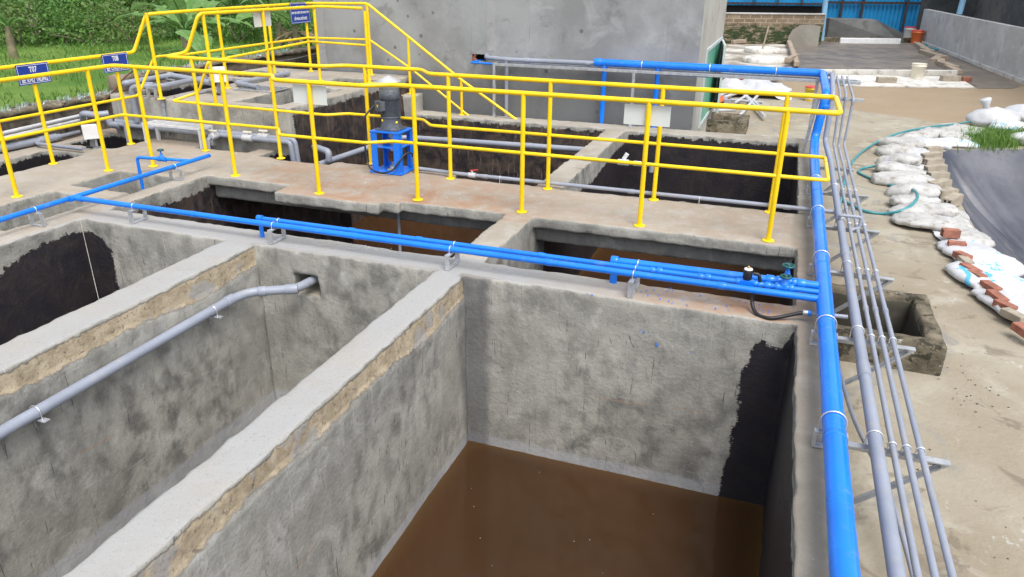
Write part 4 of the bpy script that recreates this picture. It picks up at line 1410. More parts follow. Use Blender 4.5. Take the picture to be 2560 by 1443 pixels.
# --- long paired pipes at the foot of the raised tank
for k, (y_, p0, p1, e1, lb) in enumerate(((7.60, (275, 309), (722, 356), (741, 408), 'outer grey pipe with white tap handles along the raised tank foot'),
                                        (7.655, (290, 303), (733, 350), (757, 408), 'inner grey pipe with one white tap against the raised tank foot'))):
    o = empty('grey_pipe', (-7.0, y_, 0.1), lb, 'pipe', 'paired grey pipes at the foot of the raised tank')
    A, B = aty(*p0, y_), aty(*p1, y_)
    mb = MB().bent([A, B + V((0.02, 0, 0)), B + V((0.05, 0, -0.45))], 0.031, 0.05, 18)
    for t_ in (0.3, 0.62):
        collar(mb, A.lerp(B, t_), B - A, 0.035, 0.10)
    mb.build('pipe_run', M['pvc'], o)
    for px_ in ((627,), (665,))[k]:
        t_ = (px_ - p0[0]) / (p1[0] - p0[0])
        q = A.lerp(B, t_)
        mb = MB()
        collar(mb, q, B - A, 0.045, 0.14)
        mb.lathe([(0.017, 0.03), (0.017, 0.062)], q, n=12)
        mb.build('ball_valve', M['pvc_pale'], o)
        MB().obox(q + V((0, 0, 0.075)), V((0.062, 0, 0)), V((0, 0.014, 0)), V((0, 0, 0.011))).build('valve_handle', M['ivory'], o, 0.006)
    if k == 0:
        q = A.lerp(B, (556 - 275) / (722 - 275))
        mb = MB().bent([q, q + V((0, -0.2, -0.01)), q + V((0.0, -0.215, -0.14))], 0.028, 0.04, 16)
        mb.build('outlet', M['pvc'], o)
        q2 = q + V((0, -0.09, 0))
        mb = MB()
        collar(mb, q2, (0, 1, 0), 0.042, 0.12)
        mb.lathe([(0.016, 0.03), (0.016, 0.06)], q2, n=12)
        mb.build('ball_valve', M['pvc_pale'], o)
        MB().obox(q2 + V((0, 0, 0.07)), V((0.06, 0, 0)), V((0, 0.013, 0)), V((0, 0, 0.010))).build('valve_handle', M['ivory'], o, 0.005)
# risers on the raised tank front
o = empty('grey_pipe', (-7.95, 7.66, 0.3), 'grey riser pipe over the front face of the raised tank, left of the bench', 'pipe')
a = aty(327, 218, 7.62)
MB().bent([a + V((0.0, 1.0, 0.02)) + V((0.35, 0, 0)), a + V((0.35, 0.2, 0.01)), a + V((0, 0, 0.0)), V((a.x, 7.62, 0.2))], 0.035, 0.07, 16).build('pipe_run', M['pvc'], o)
o = empty('grey_pipe', (-7.4, 7.66, 0.3), 'slim grey riser down the front face of the raised tank behind the bench', 'pipe')
a = aty(406, 252, 7.655)
mb = MB().tube([a, V((a.x, 7.655, 0.05))], 0.017, 12)
collar(mb, a + V((0, 0, -0.04)), (0, 0, 1), 0.024, 0.08)
mb.build('pipe_run', M['pvc'], o)
# big grey line on top of the raised tank
o = empty('grey_pipe', (-8.3, 9.0, 0.7), 'stout grey pipe bent across the back hatches of the raised tank', 'pipe')
zq = 0.68
pth = [atz(385, 213, 0.62), atz(312, 210, 0.62), atz(312, 209, zq), atz(428, 189, zq), atz(528, 207, zq)]
mb = MB().bent(pth, 0.04, 0.08, 18)
collar(mb, pth[3], (pth[4] - pth[3]), 0.046, 0.12)
mb.build('pipe_run', M['pvc'], o)
for px_, py_ in ((378, 222), (425, 200)):
    q = atz(px_, py_, zq - 0.04)
    MB().box(q.x - 0.07, q.y - 0.02, 0.527, q.x - 0.05, q.y + 0.02, q.z).box(q.x + 0.05, q.y - 0.02, 0.527, q.x + 0.07, q.y + 0.02, q.z).box(q.x - 0.07, q.y - 0.02, q.z, q.x + 0.07, q.y + 0.02, q.z + 0.012).build('pipe_saddle', M['galv'], o)
o = empty('grey_pipe', (-7.6, 8.6, 0.55), 'slim grey pipe along a hatch rim up to the white box', 'pipe')
pth = [atz(436, 244, 0.545), atz(534, 226, 0.545), atz(534, 226, 0.545) + V((-0.02, 0.0, 0.35))]
MB().bent(pth, 0.017, 0.04, 12).build('pipe_run', M['pvc'], o)
o = empty('grey_pipe', (-6.9, 9.6, 0.56), 'grey pipe with an open elbow over the grating on the raised tank', 'pipe')
pth = [atz(645, 218, 0.57), atz(590, 208, 0.575), atz(716, 184, 0.575)]
mb = MB().bent(pth, 0.035, 0.08, 16)
collar(mb, pth[1].lerp(pth[0], 0.55), pth[0] - pth[1], 0.041, 0.07)
collar(mb, pth[2], pth[2] - pth[1], 0.042, 0.10)
mb.build('pipe_run', M['pvc'], o)
g0 = atz(655, 224, 0.53)
mb = MB()
for k in range(9):
    mb.box(g0.x - 0.32 + k * 0.075, g0.y - 0.18, 0.530, g0.x - 0.30 + k * 0.075, g0.y + 0.22, 0.545)
mb.box(g0.x - 0.34, g0.y - 0.20, 0.530, g0.x + 0.34, g0.y - 0.18, 0.547).box(g0.x - 0.34, g0.y + 0.22, 0.530, g0.x + 0.34, g0.y + 0.24, 0.547)
gt = mb.build('grating', M['galv'])
tag(gt, 'small steel bar grating lying on top of the raised tank', 'grating')
MB().box(g0.x - 0.30, g0.y - 0.17, 0.5275, g0.x + 0.30, g0.y + 0.21, 0.529).build('painted_shade_sheet', M['rubber'], gt)  # black sheet stands in for the shade below the bars


def jbox(c, sz, label, post_to):
    o = empty('junction_box', (c[0], c[1], post_to), label, 'box', 'white junction boxes')
    f = (V((0, 0, CAM_H)) - V(c))
    f.z = 0
    f.normalize()
    f = (f + V((0.25, -0.05, 0))).normalized()
    s_ = V((0, 0, 1)).cross(f)
    MB().obox(c, s_ * sz / 2, f * 0.045, V((0, 0, sz / 2))).build('box_body', M['white_plastic'], o, 0.008)
    MB().obox(V(c) + f * 0.048, s_ * (sz / 2 + 0.003), f * 0.006, V((0, 0, sz / 2 + 0.003))).build('box_lid', M['white_plastic'], o, 0.004)
    b = V(c) - f * 0.06
    MB().box(b.x - 0.018, b.y - 0.018, post_to, b.x + 0.018, b.y + 0.018, c[2] + sz * 0.3).build('stand', M['galv'], o)
    MB().box(b.x - 0.07, b.y - 0.07, post_to, b.x + 0.07, b.y + 0.07, post_to + 0.012).build('foot_plate', M['galv'], o)
    MB().tube(spline([V(c) + V((-0.05, 0, -sz / 2)), V(c) + V((-0.10, 0, -sz / 2 - 0.12)), V((c[0] - 0.06, c[1] - 0.03, post_to + 0.03)), V((c[0] + 0.02, c[1] - 0.03, post_to + 0.02))], 6), 0.013, 8).build('cable', M['rubber'], o)
    MB().tube([V(c) + s_ * 0.04 + V((0, 0, -sz / 2)), V((c[0], c[1], post_to + 0.03)) + s_ * 0.04], 0.018, 10).build('conduit_pipe', M['pvc'], o)
    return o


jbox(tuple(aty(225, 329, 6.86)), 0.165, 'white junction box on a stand by the left hatches', 0.0)
jbox(tuple(atz(543, 186, 0.80)), 0.19, 'white junction box on the raised tank behind the railing', 0.525)

# --- bench-like pipe stand
bn = empty('steel_bench', (-7.2, 7.5, 0), 'low galvanised steel bench frame in front of the raised tank', 'stand')
xa, xb2, ya, yb_ = -7.66, -6.78, 7.37, 7.57
zb_ = 0.26
for x_ in (xa, xb2):
    for y_ in (ya, yb_):
        MB().box(x_ - 0.018, y_ - 0.018, 0.002, x_ + 0.018, y_ + 0.018, zb_ - 0.03).build('leg', M['bench'], bn)
mb = MB()
for y_ in (ya, yb_):
    mb.box(xa - 0.02, y_ - 0.018, zb_ - 0.03, xb2 + 0.02, y_ + 0.018, zb_)
for x_ in (xa, xb2):
    mb.box(x_ - 0.02, ya + 0.018, zb_ - 0.03, x_ + 0.02, yb_ - 0.018, zb_)
mb.build('bench_frame', M['bench'], bn, 0.002)
mb = MB()
for k in range(2):
    y_ = ya + 0.055 + k * 0.075
    mb.box(xa + 0.02, y_ - 0.012, zb_ - 0.018, xb2 - 0.02, y_ + 0.012, zb_ - 0.002)
mb.build('slat', M['bench'], bn)

# --- pipes along the boundary wall at far left
o = empty('grey_pipe', (-8.75, 6.5, 0.2), 'pale grey pipe sloping along the mouldy boundary wall', 'pipe')
for r_, dz in ((0.026, 0.0), (0.024, 0.055)):
    MB().tube([atx(0, 347, -8.78) + V((0, 0, dz)), atx(215, 297, -8.78) + V((0, 0, dz))], r_, 14).build('pipe_run', M['pvc_pale'], o)
o = empty('grey_pipe', (-8.6, 6.0, 0.06), 'thick grey pipe with reducer lying on the deck beside the black hatch', 'pipe')
a, b, c = atz(-40, 380, 0.06), atz(105, 350, 0.06), atz(140, 343, 0.06)
mb = MB().tube([a, b], 0.045, 18).tube([b, c], 0.05, 18)
d1, d2 = atz(150, 341, 0.06), atz(198, 329, 0.06)
mb.tube([c, d1], [0.038, 0.038], 16).tube([d1, d2], 0.024, 14)
mb.bent([b.lerp(c, 0.0), atz(90, 359, 0.05), atz(207, 373, 0.05)], 0.022, 0.05, 14)
collar(mb, b, b - a, 0.052, 0.10)
mb.build('pipe_run', M['pvc'], o)
o = empty('grey_pipe', (-8.4, 7.7, 0.2), 'fat grey elbow pipe at the corner of wall and raised tank', 'pipe')
mb = MB().bent([atx(207, 296, -8.7), atx(206, 284, -8.6), atx(240, 288, -8.4), atx(272, 284, -8.3)], 0.042, 0.06, 16)
mb.bent([aty(250, 296, 7.62), aty(272, 296, 7.6), aty(276, 312, 7.6), aty(300, 314, 7.6)], 0.045, 0.07, 16)
mb.build('pipe_run', M['pvc'], o)
q = aty(316, 318, 7.32)
o = MB().bar((q.x, 7.32, -0.5), (q.x - 0.02, 7.34, q.z + 0.06), 0.06, 0.06).build('pipe_prop', M['pvc'])
tag(o, 'square grey upright prop rising out of the dark hatch by the railing', 'prop')


# ================================================================== agitator motor on its blue stand
mo = empty('agitator', (-4.03, 7.28, 0), 'grey geared motor on a blue steel stand with conical rain cap', 'machine')
cx, cy = -4.03, 7.285
hw, hd = 0.20, 0.185
MB().box(cx - hw, cy - hd, 0.003, cx + hw, cy + hd, 0.016).build('base_plate', M['blue_steel'], mo, 0.002)
for sx in (-1, 1):
    for sy in (-1, 1):
        mb = MB()
        x0, y0 = cx + sx * (hw - 0.025), cy + sy * (hd - 0.025)
        mb.box(min(x0, x0 - sx * 0.075), y0 - 0.004, 0.016, max(x0, x0 - sx * 0.075), y0 + 0.004, 0.452)
        mb.box(x0 - 0.004, min(y0, y0 - sy * 0.06) + (0.005 if sy < 0 else 0), 0.016, x0 + 0.004, max(y0, y0 - sy * 0.06) - (0.005 if sy > 0 else 0), 0.452)
        mb.build('leg', M['blue_steel'], mo)
        MB().lathe([(0.014, 0), (0.014, 0.012), (0.008, 0.016)], (cx + sx * (hw - 0.012), cy + sy * (hd - 0.012), 0.016), n=6).build('anchor_bolt', M['blue_steel'], mo)
MB().box(cx - 0.185, cy - 0.17, 0.452, cx + 0.185, cy + 0.17, 0.467).build('top_plate', M['blue_steel'], mo, 0.002)
MB().box(cx - 0.168, cy - 0.153, 0.285, cx + 0.168, cy + 0.153, 0.296).build('mid_plate', M['blue_steel'], mo)
mb = MB().lathe([(0.018, 0.016), (0.018, 0.452)], (cx, cy, 0), n=14)
mb.lathe([(0.03, 0.24), (0.03, 0.285)], (cx, cy, 0), n=16).lathe([(0.032, 0.375), (0.032, 0.452)], (cx, cy, 0), n=16)
mb.build('drive_shaft', M['steel'], mo)
mb = MB().lathe([(0.052, 0.115), (0.055, 0.12), (0.055, 0.135), (0.034, 0.14), (0.034, 0.175), (0.045, 0.18), (0.045, 0.215), (0.03, 0.22)], (cx, cy, 0), n=18)
mb.box(cx - 0.055, cy - 0.006, 0.14, cx - 0.03, cy + 0.006, 0.21).box(cx + 0.03, cy - 0.006, 0.14, cx + 0.055, cy + 0.006, 0.21)
mb.build('seal_housing', M['rust'], mo)
MB().lathe([(0.075, 0.016), (0.075, 0.022), (0.04, 0.026), (0.04, 0.06)], (cx, cy, 0), n=20).build('shaft_collar', M['alu'], mo)
# gearbox with flange and ribs
mb = MB().box(cx - 0.135, cy - 0.125, 0.468, cx + 0.135, cy + 0.125, 0.484)
mb.lathe([(0.118, 0.484), (0.110, 0.50), (0.106, 0.585), (0.108, 0.60), (0.113, 0.603), (0.113, 0.613), (0.104, 0.617)], (cx, cy, 0), n=28)
for k in range(8):
    a = k * math.pi / 4 + 0.3
    dv = V((math.cos(a), math.sin(a), 0))
    mb.add([V((cx, cy, 0.484)) + dv * 0.10 + V((-dv.y, dv.x, 0)) * 0.005, V((cx, cy, 0.484)) + dv * 0.145 + V((-dv.y, dv.x, 0)) * 0.005, V((cx, cy, 0.535)) + dv * 0.10 + V((-dv.y, dv.x, 0)) * 0.005,
            V((cx, cy, 0.484)) + dv * 0.10 - V((-dv.y, dv.x, 0)) * 0.005, V((cx, cy, 0.484)) + dv * 0.145 - V((-dv.y, dv.x, 0)) * 0.005, V((cx, cy, 0.535)) + dv * 0.10 - V((-dv.y, dv.x, 0)) * 0.005],
           [(0, 1, 2), (5, 4, 3), (0, 3, 4, 1), (1, 4, 5, 2), (2, 5, 3, 0)])
mb.build('gearbox', M['motor_grey'], mo, 0.002)
for a in (-2.1, -0.45):
    dv = V((math.cos(a), math.sin(a), 0))
    MB().lathe([(0.014, 0.100), (0.014, 0.112), (0.006, 0.115)], V((cx, cy, 0.575 if a < -1 else 0.555)), dv, n=14).build('oil_plug', M['caution_yellow'], mo)
mb = MB().lathe([(0.095, 0.617), (0.095, 0.80), (0.098, 0.803)], (cx, cy, 0), n=28)
for k in range(44):
    a = 2 * math.pi * k / 44
    dv = V((math.cos(a), math.sin(a), 0))
    mb.obox(V((cx, cy, 0.709)) + dv * 0.101, dv * 0.008, V((-dv.y, dv.x, 0)) * 0.0022, V((0, 0, 0.089)))
mb.build('finned_body', M['motor_grey'], mo)
MB().lathe([(0.110, 0.803), (0.112, 0.806), (0.112, 0.866), (0.108, 0.872)], (cx, cy, 0), n=28).build('fan_ring', M['motor_grey'], mo)
MB().lathe([(0.106, 0.872), (0.106, 0.895), (0.092, 0.912), (0.05, 0.918)], (cx, cy, 0), n=28).build('fan_cowl', M['motor_grey'], mo)
MB().lathe([(0.108, 0.874), (0.110, 0.930), (0.105, 0.955), (0.095, 0.962)], (cx, cy, 0), n=28).build('clear_shroud', M['clear'], mo)
mb = MB().lathe([(0.135, 0.985), (0.136, 0.988), (0.06, 1.022), (0.008, 1.046)], (cx, cy, 0), n=30)
mb.build('rain_cap', simple('cap_sheet', (0.50, 0.51, 0.53), 0.4, 0.25, 0.06, 8), mo)
for k in range(3):
    a = k * 2.09 + 0.4
    MB().tube([(cx + 0.085 * math.cos(a), cy + 0.085 * math.sin(a), 0.90), (cx + 0.085 * math.cos(a), cy + 0.085 * math.sin(a), 0.993)], 0.005, 8).build('cap_rod', M['steel'], mo)
tv = V((-0.45, -0.9, 0)).normalized()
ts = V((-tv.y, tv.x, 0))
tb = MB().obox(V((cx, cy, 0.735)) + tv * 0.125, ts * 0.056, tv * 0.03, V((0, 0, 0.052))).build('terminal_box', M['motor_grey'], mo, 0.008)
MB().obox(V((cx, cy, 0.735)) + tv * 0.158, ts * 0.058, tv * 0.005, V((0, 0, 0.054))).build('box_lid', M['motor_grey'], tb, 0.003)
c0 = V((cx, cy, 0.735)) + tv * 0.1645
tri = [c0 + ts * -0.017 + V((0, 0, 0.014)), c0 + ts * 0.017 + V((0, 0, 0.014)), c0 + V((0, 0, -0.017))]
MB().add([p for p in tri] + [p + tv * 0.001 for p in tri], [(0, 1, 2), (5, 4, 3), (0, 3, 4, 1), (1, 4, 5, 2), (2, 5, 3, 0)]).build('warning_mark', M['caution_yellow'], tb)
q0 = V((cx, cy, 0.74)) + tv * 0.125 - ts * 0.06
cab = spline([q0, q0 - ts * 0.05 + V((0, 0, -0.01)), V((cx - 0.225, cy - 0.19, 0.60)), V((cx - 0.235, cy - 0.20, 0.40)), V((cx - 0.22, cy - 0.20, 0.20)), V((cx - 0.16, cy - 0.24, 0.07)),
              V((cx - 0.02, cy - 0.25, 0.03)), V((cx + 0.10, cy - 0.22, 0.06)), V((cx + 0.16, cy - 0.18, 0.14)), V((cx + 0.21, cy - 0.10, 0.225)), V((cx + 0.25, cy - 0.03, 0.225)), V((cx + 0.265, cy + 0.0, 0.14))], 8)
MB().tube(cab, 0.010, 10).build('power_cable', M['rubber'], mo)
MB().tube([(cx + 0.265, cy, 0.20), (cx + 0.27, cy + 0.0, 0.05), (cx + 0.30, cy + 0.02, 0.05)], 0.02, 12).build('conduit_pipe', M['pvc'], mo)


# ================================================================== yard, pond liner
YZ = -0.5
rim_px = [(2400, 374), (2362, 379), (2345, 387), (2362, 425), (2385, 475), (2420, 540), (2458, 605), (2505, 690), (2570, 760)]
rim = [V((9.0, 15.6, YZ)), V((6.2, 15.0, YZ)), atz(2560, 374, YZ)] + [atz(a, b, YZ) for a, b in rim_px] + [V((2.33, 6.3, YZ)), V((2.6, 5.2, YZ)), V((3.4, 4.4, YZ)), V((5.2, 3.9, YZ)), V((8.5, 4.2, YZ)), V((10.0, 9.0, YZ))]
rim_s = spline(rim + [rim[0]], 6)
pit_o = (0.525, 1.33, 5.28, 6.26)


def sheet_with_holes(name, outer, holes, z, mat):
    bm = bmesh.new()
    for loop in [outer] + holes:
        vs_ = [bm.verts.new((p[0], p[1], z)) for p in loop]
        for a, b in zip(vs_, vs_[1:] + vs_[:1]):
            bm.edges.new((a, b))
    bmesh.ops.triangle_fill(bm, use_beauty=True, use_dissolve=False, edges=bm.edges[:], normal=(0, 0, 1))
    me = bpy.data.meshes.new(name)
    bm.to_mesh(me)
    bm.free()
    me.materials.append(mat)
    o = bpy.data.objects.new(name, me)
    COL.objects.link(o)
    return o


yard = sheet_with_holes('yard', [(0.515, -6), (70, -6), (70, 100), (-8.95, 100), (-8.95, 11.025), (-8.5, 11.025), (-5.7, 11.025), (-5.66, 10.945), (0.515, 10.945)],
                        [[(p.x, p.y) for p in rim_s[:-1]], [(0.53, 5.40), (1.22, 5.40), (1.22, 6.14), (0.53, 6.14)]], YZ, M['yard'])
tag(yard, 'sandy concrete yard beside the tanks', kind='structure')
ctr = V((6.0, 9.3, -2.4))
n_s, n_t = len(rim_s) - 1, 26
vs_, fs = [], []
for i in range(n_s):
    for j in range(n_t):
        t = (j / (n_t - 1)) ** 1.3
        p = rim_s[i].lerp(V((ctr.x, ctr.y, YZ)), t)
        dep = -1.75 * (1 - math.exp(-3.2 * t))
        wr = noise.noise(V((i * 0.55, t * 2.2, 3.1))) * 0.14 + noise.noise(V((i * 1.4, t * 4, 8.1))) * 0.06
        wv = wr * min(1, t * 9) * (1 - t)
        vs_.append((p.x, p.y, YZ + 0.006 + dep + wv - (0.004 if j == 0 else 0)))
for i in range(n_s):
    for j in range(n_t - 1):
        a, b = i * n_t, ((i + 1) % n_s) * n_t
        fs.append((a + j, b + j, b + j + 1, a + j + 1))
o = MB().add(vs_, fs, True).build('pond_liner', M['liner'])
tag(o, 'dark wrinkled plastic liner of the pond beyond the sandbags', 'liner')

# open pit box by the outer wall
pb = empty('pit_box', (0.9, 5.7, YZ), 'weathered open concrete pit box below the wall brackets', 'pit')
xs0, xs1, ys0, ys1 = pit_o
mb = MB()


def rough_box(mb, x0, y0, z0, x1, y1, z1, st=0.06, amp=0.012, seed=0.0):
    nx, ny, nz = [max(1, int(round((b - a) / st))) + 2 for a, b in ((x0, x1), (y0, y1), (z0, z1))]
    idx, vs2 = {}, []

    def crd(a, b, i, n):
        e_ = min(0.012, (b - a) * 0.2)
        if i == 0:
            return a
        if i == n:
            return b
        return a + e_ + (b - a - 2 * e_) * (i - 1) / (n - 2)

    def g(i, j, k):
        if (i, j, k) not in idx:
            p = V((crd(x0, x1, i, nx), crd(y0, y1, j, ny), crd(z0, z1, k, nz)))
            nv_ = noise.noise_vector(p * 9 + V((seed, 0, 0))) * amp + noise.noise_vector(p * 3 + V((seed, 5, 0))) * amp
            e_ = sum((i in (0, nx), j in (0, ny), k in (0, nz)))
            c_ = V(((x0 + x1) / 2, (y0 + y1) / 2, (z0 + z1) / 2))
            if e_ >= 2:
                d_ = V((0, 0, 0))
                if i in (0, nx): d_.x = -1 if i else 1
                if j in (0, ny): d_.y = -1 if j else 1
                if k in (0, nz): d_.z = -1 if k else 1
                p = p + d_ * min(amp, 0.012) * 0.6
            idx[(i, j, k)] = len(vs2)
            vs2.append(p + nv_)
        return idx[(i, j, k)]
    f2 = []
    for i in range(nx):
        for j in range(ny):
            f2.append((g(i, j, nz), g(i + 1, j, nz), g(i + 1, j + 1, nz), g(i, j + 1, nz)))
            f2.append((g(i, j, 0), g(i, j + 1, 0), g(i + 1, j + 1, 0), g(i + 1, j, 0)))
    for i in range(nx):
        for k in range(nz):
            f2.append((g(i, 0, k), g(i + 1, 0, k), g(i + 1, 0, k + 1), g(i, 0, k + 1)))
            f2.append((g(i, ny, k), g(i, ny, k + 1), g(i + 1, ny, k + 1), g(i + 1, ny, k)))
    for j in range(ny):
        for k in range(nz):
            f2.append((g(0, j, k), g(0, j, k + 1), g(0, j + 1, k + 1), g(0, j + 1, k)))
            f2.append((g(nx, j, k), g(nx, j + 1, k), g(nx, j + 1, k + 1), g(nx, j, k + 1)))
    return mb.add(vs2, f2, True)


pz = -0.27
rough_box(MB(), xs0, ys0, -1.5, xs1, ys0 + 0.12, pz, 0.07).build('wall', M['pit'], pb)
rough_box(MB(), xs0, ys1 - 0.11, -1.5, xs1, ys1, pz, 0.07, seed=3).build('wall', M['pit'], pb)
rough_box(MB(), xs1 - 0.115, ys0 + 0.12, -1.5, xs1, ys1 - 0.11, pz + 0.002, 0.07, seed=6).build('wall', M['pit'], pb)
MB().box(xs0, ys0 + 0.05, -1.42, xs1 - 0.05, ys1 - 0.05, -1.4).build('floor', M['dark_hole'], pb)  # near-black floor, the depth's shade put into its colour
rough_box(MB(), xs0, ys1 - 0.125, -1.38, xs1 - 0.12, ys1 - 0.108, pz - 0.05, 0.05, 0.006, 21).build('mould_shade_lining', M['mould_shade'], pb)  # mould skin whose dark tone also stands in for the pit's shade
rough_box(MB(), xs1 - 0.13, ys0 + 0.13, -1.38, xs1 - 0.112, ys1 - 0.13, pz - 0.045, 0.05, 0.006, 25).build('mould_shade_lining', M['mould_shade'], pb)


# ================================================================== building
bx0, bx1, by0, by1 = -7.47, -1.18, 11.12, 14.85
hx0, hx1, hz0, hz1 = -4.66, -4.42, 0.79, 0.895
bd = empty('building', ((bx0 + bx1) / 2, 13, YZ), 'plain grey cement rendered building behind the stair and pipe rack', 'building')
xs_, zs_ = [bx0, hx0, hx1, bx1], [YZ, hz0, hz1, 5.2]
v_, f_ = [], []
for z_ in zs_:
    for x_ in xs_:
        v_.append((x_, by0, z_))
for k in range(3):
    for i in range(3):
        if (i, k) != (1, 1):
            f_.append((k * 4 + i, k * 4 + i + 1, (k + 1) * 4 + i + 1, (k + 1) * 4 + i))
b_ = len(v_)
hole = [5, 6, 10, 9]
for h in hole:
    v_.append((v_[h][0], by0 + 0.2, v_[h][2]))
for a in range(4):
    f_.append((hole[a], hole[(a + 1) % 4], b_ + (a + 1) % 4, b_ + a))
MB().add(v_, f_).build('front_wall', M['facade'], bd)
MB().add([(bx1, by0, YZ), (bx1, by1, YZ), (bx1, by1, 5.2), (bx1, by0, 5.2)], [(0, 1, 2, 3)]).add([(bx0, by0, YZ), (bx0, by1, YZ), (bx0, by1, 5.2), (bx0, by0, 5.2)], [(3, 2, 1, 0)]) \
    .add([(bx0, by1, YZ), (bx1, by1, YZ), (bx1, by1, 5.2), (bx0, by1, 5.2)], [(3, 2, 1, 0)]).build('side_wall', M['facade_side'], bd)
MB().box(bx0 - 0.2, by0 - 0.2, 5.203, bx1 + 0.2, by1 + 0.2, 5.4).build('roof', M['facade_side'], bd)
# corner pilaster strip at the left edge and the pale plaster seam
MB().box(bx0 + 0.002, by0 - 0.012, 0.53, bx0 + 0.17, by0 - 0.0005, 5.2).build('plaster_strip', M['facade_pale'], bd)
MB().box(-4.40, by0 - 0.004, 0.95, -4.27, by0 - 0.0005, 5.2).build('plaster_strip', M['facade_pale'], bd)
rr = random.Random(5)
mb = MB()
for k in range(5):
    a = math.pi * (0.78 + 0.13 * k)
    c = V(((hx0 + hx1) / 2 + math.cos(a) * 0.105, by0 + 0.04, (hz0 + hz1) / 2 + math.sin(a) * 0.052))
    mb.obox(c, V((0.018 + rr.random() * 0.014, 0, rr.uniform(-.01, .01))), V((0, 0.03, 0)), V((rr.uniform(-.008, .008), 0, 0.012 + rr.random() * 0.012)))
mb.build('broken_brick', M['red_brick'], bd, 0.004)
MB().box(hx0, by0 + 0.19, hz0, hx1, by0 + 0.195, hz1).build('dark_void', M['dark_hole'], bd)
wi = empty('window', (bx1, 12.8, 0.4), 'green glazed casement in a white frame on the side of the grey building', 'window')
wi.parent = bd
wi.matrix_parent_inverse = Matrix.Translation(-V(bd.location))
for k_ in ('label', 'category'):
    del wi[k_]
wy0, wy1, wz0, wz1 = 12.05, 14.5, -0.12, 0.98


def wq(yv, zv, dx):
    return V((bx1 + dx, yv, zv))


mb = MB()
fr = 0.05
mb.box(bx1 + 0.002, wy0 - fr, wz0 - fr, bx1 + 0.03, wy1 + fr, wz0).box(bx1 + 0.002, wy0 - fr, wz1, bx1 + 0.03, wy1 + fr, wz1 + fr).box(bx1 + 0.002, wy0 - fr, wz0, bx1 + 0.03, wy0, wz1).box(bx1 + 0.002, wy1, wz0, bx1 + 0.03, wy1 + fr, wz1)
mb.build('frame', M['alu_frame'], wi)
MB().box(bx1 + 0.004, wy0, wz0, bx1 + 0.012, wy1, wz1).build('pane', M['green_glass'], wi)
hgx, hgy = bx1 + 0.03, wy1
ev = V((math.sin(R(7)), -math.cos(R(7)), 0))
mb = MB()
L_ = 1.16
c0 = V((hgx, hgy, 0))
mb.bar(c0 + V((0, 0, wz0 + 0.02)), c0 + ev * L_ + V((0, 0, wz0 + 0.02)), 0.035, 0.05).bar(c0 + V((0, 0, wz1 - 0.02)), c0 + ev * L_ + V((0, 0, wz1 - 0.02)), 0.035, 0.05)
mb.bar(c0 + V((0, 0, wz0 + 0.045)), c0 + V((0, 0, wz1 - 0.045)), 0.035, 0.05, (0, 1, 0)).bar(c0 + ev * L_ + V((0, 0, wz0 - 0.005)), c0 + ev * L_ + V((0, 0, wz1 + 0.005)), 0.035, 0.05, (0, 1, 0))
mb.build('sash', M['alu_frame'], wi)
MB().obox(c0 + ev * (L_ / 2) + V((0, 0, (wz0 + wz1) / 2)), ev * (L_ / 2 - 0.03), V((ev.y, -ev.x, 0)) * 0.004, V((0, 0, (wz1 - wz0) / 2 - 0.05))).build('sash_pane', simple('frosted_pane', (0.40, 0.47, 0.46), 0.25, 0, 0.05, 3), wi)


# ================================================================== yard background
def flat(name, pts, z, h, mat, label, cat, parent=None):
    P_ = [(p.x, p.y) for p in pts]
    o = MB().prism(P_, z, z + h).build(name, mat, parent, 0.0)
    if label:
        tag(o, label, cat)
    return o


g = lambda px, py, z=YZ: atz(px, py, z)
flat('wet_bed', [g(1990, 186), g(2383, 188), g(2275, 108), g(1975, 106)], YZ + 0.004, 0.012, M['wet_slab'], 'dark wet drying bed on the yard in front of the blue sheds', 'slab')
flat('pale_slab', [g(2110, 217), g(2436, 222), g(2392, 194), g(2040, 190)], YZ + 0.004, 0.03, M['pale_slab'], 'pale concrete apron on the yard in front of the dark bed', 'slab')
flat('wet_floor', [g(2300, 113), g(2342, 121), g(2552, 216), g(2530, 222), g(2445, 222), g(2392, 190)], YZ + 0.004, 0.006, M['wet_slab'], 'damp dark strip of floor between the dark bed and right block wall', 'slab')
a, b = g(2035, 189), g(2388, 191)
o = MB().bar(a + V((0, 0, 0.09)), b + V((0, 0, 0.09)), 0.14, 0.15).build('kerb', M['pale_slab'], None, 0.01)
tag(o, 'long whitish kerb along the near edge of the dark bed', 'kerb')
a, b = g(1985, 106), g(2275, 107)
o = MB().bar(a + V((0, 0, 0.1)), b + V((0, 0, 0.1)), 0.15, 0.2).build('kerb', M['pit'], None, 0.01)
tag(o, 'far grey kerb of the dark bed in front of the low ramp', 'kerb')
a, b = g(2098, 108), g(2248, 110)
o = MB().bar(a + V((0, -0.15, 0.09)), b + V((0.0, -0.15, 0.09)), 0.1, 0.25).build('plaster_edge', M['white_plastic'], None, 0.02)
tag(o, 'whitewashed ledge at the far end of the dark bed', 'ledge')
rr = random.Random(11)
a, b = g(2293, 116), g(2388, 186)
for k in range(9):
    t = (k + 0.5) / 9
    c = a.lerp(b, t) + V((rr.uniform(-.08, .08), 0, 0.07))
    d_ = (b - a).normalized()
    ang = math.atan2(d_.y, d_.x) + rr.uniform(-.25, .25)
    e1 = V((math.cos(ang), math.sin(ang), 0))
    o = MB().obox(c, e1 * rr.uniform(.55, .8), V((-e1.y, e1.x, 0)) * 0.11, V((0, 0, rr.uniform(0.06, 0.09)))).build('stone_block', M['timber'], None, 0.015)
    tag(o, 'rough stone block in the row edging the right side of the dark bed', 'block', 'rough blocks edging the dark bed')
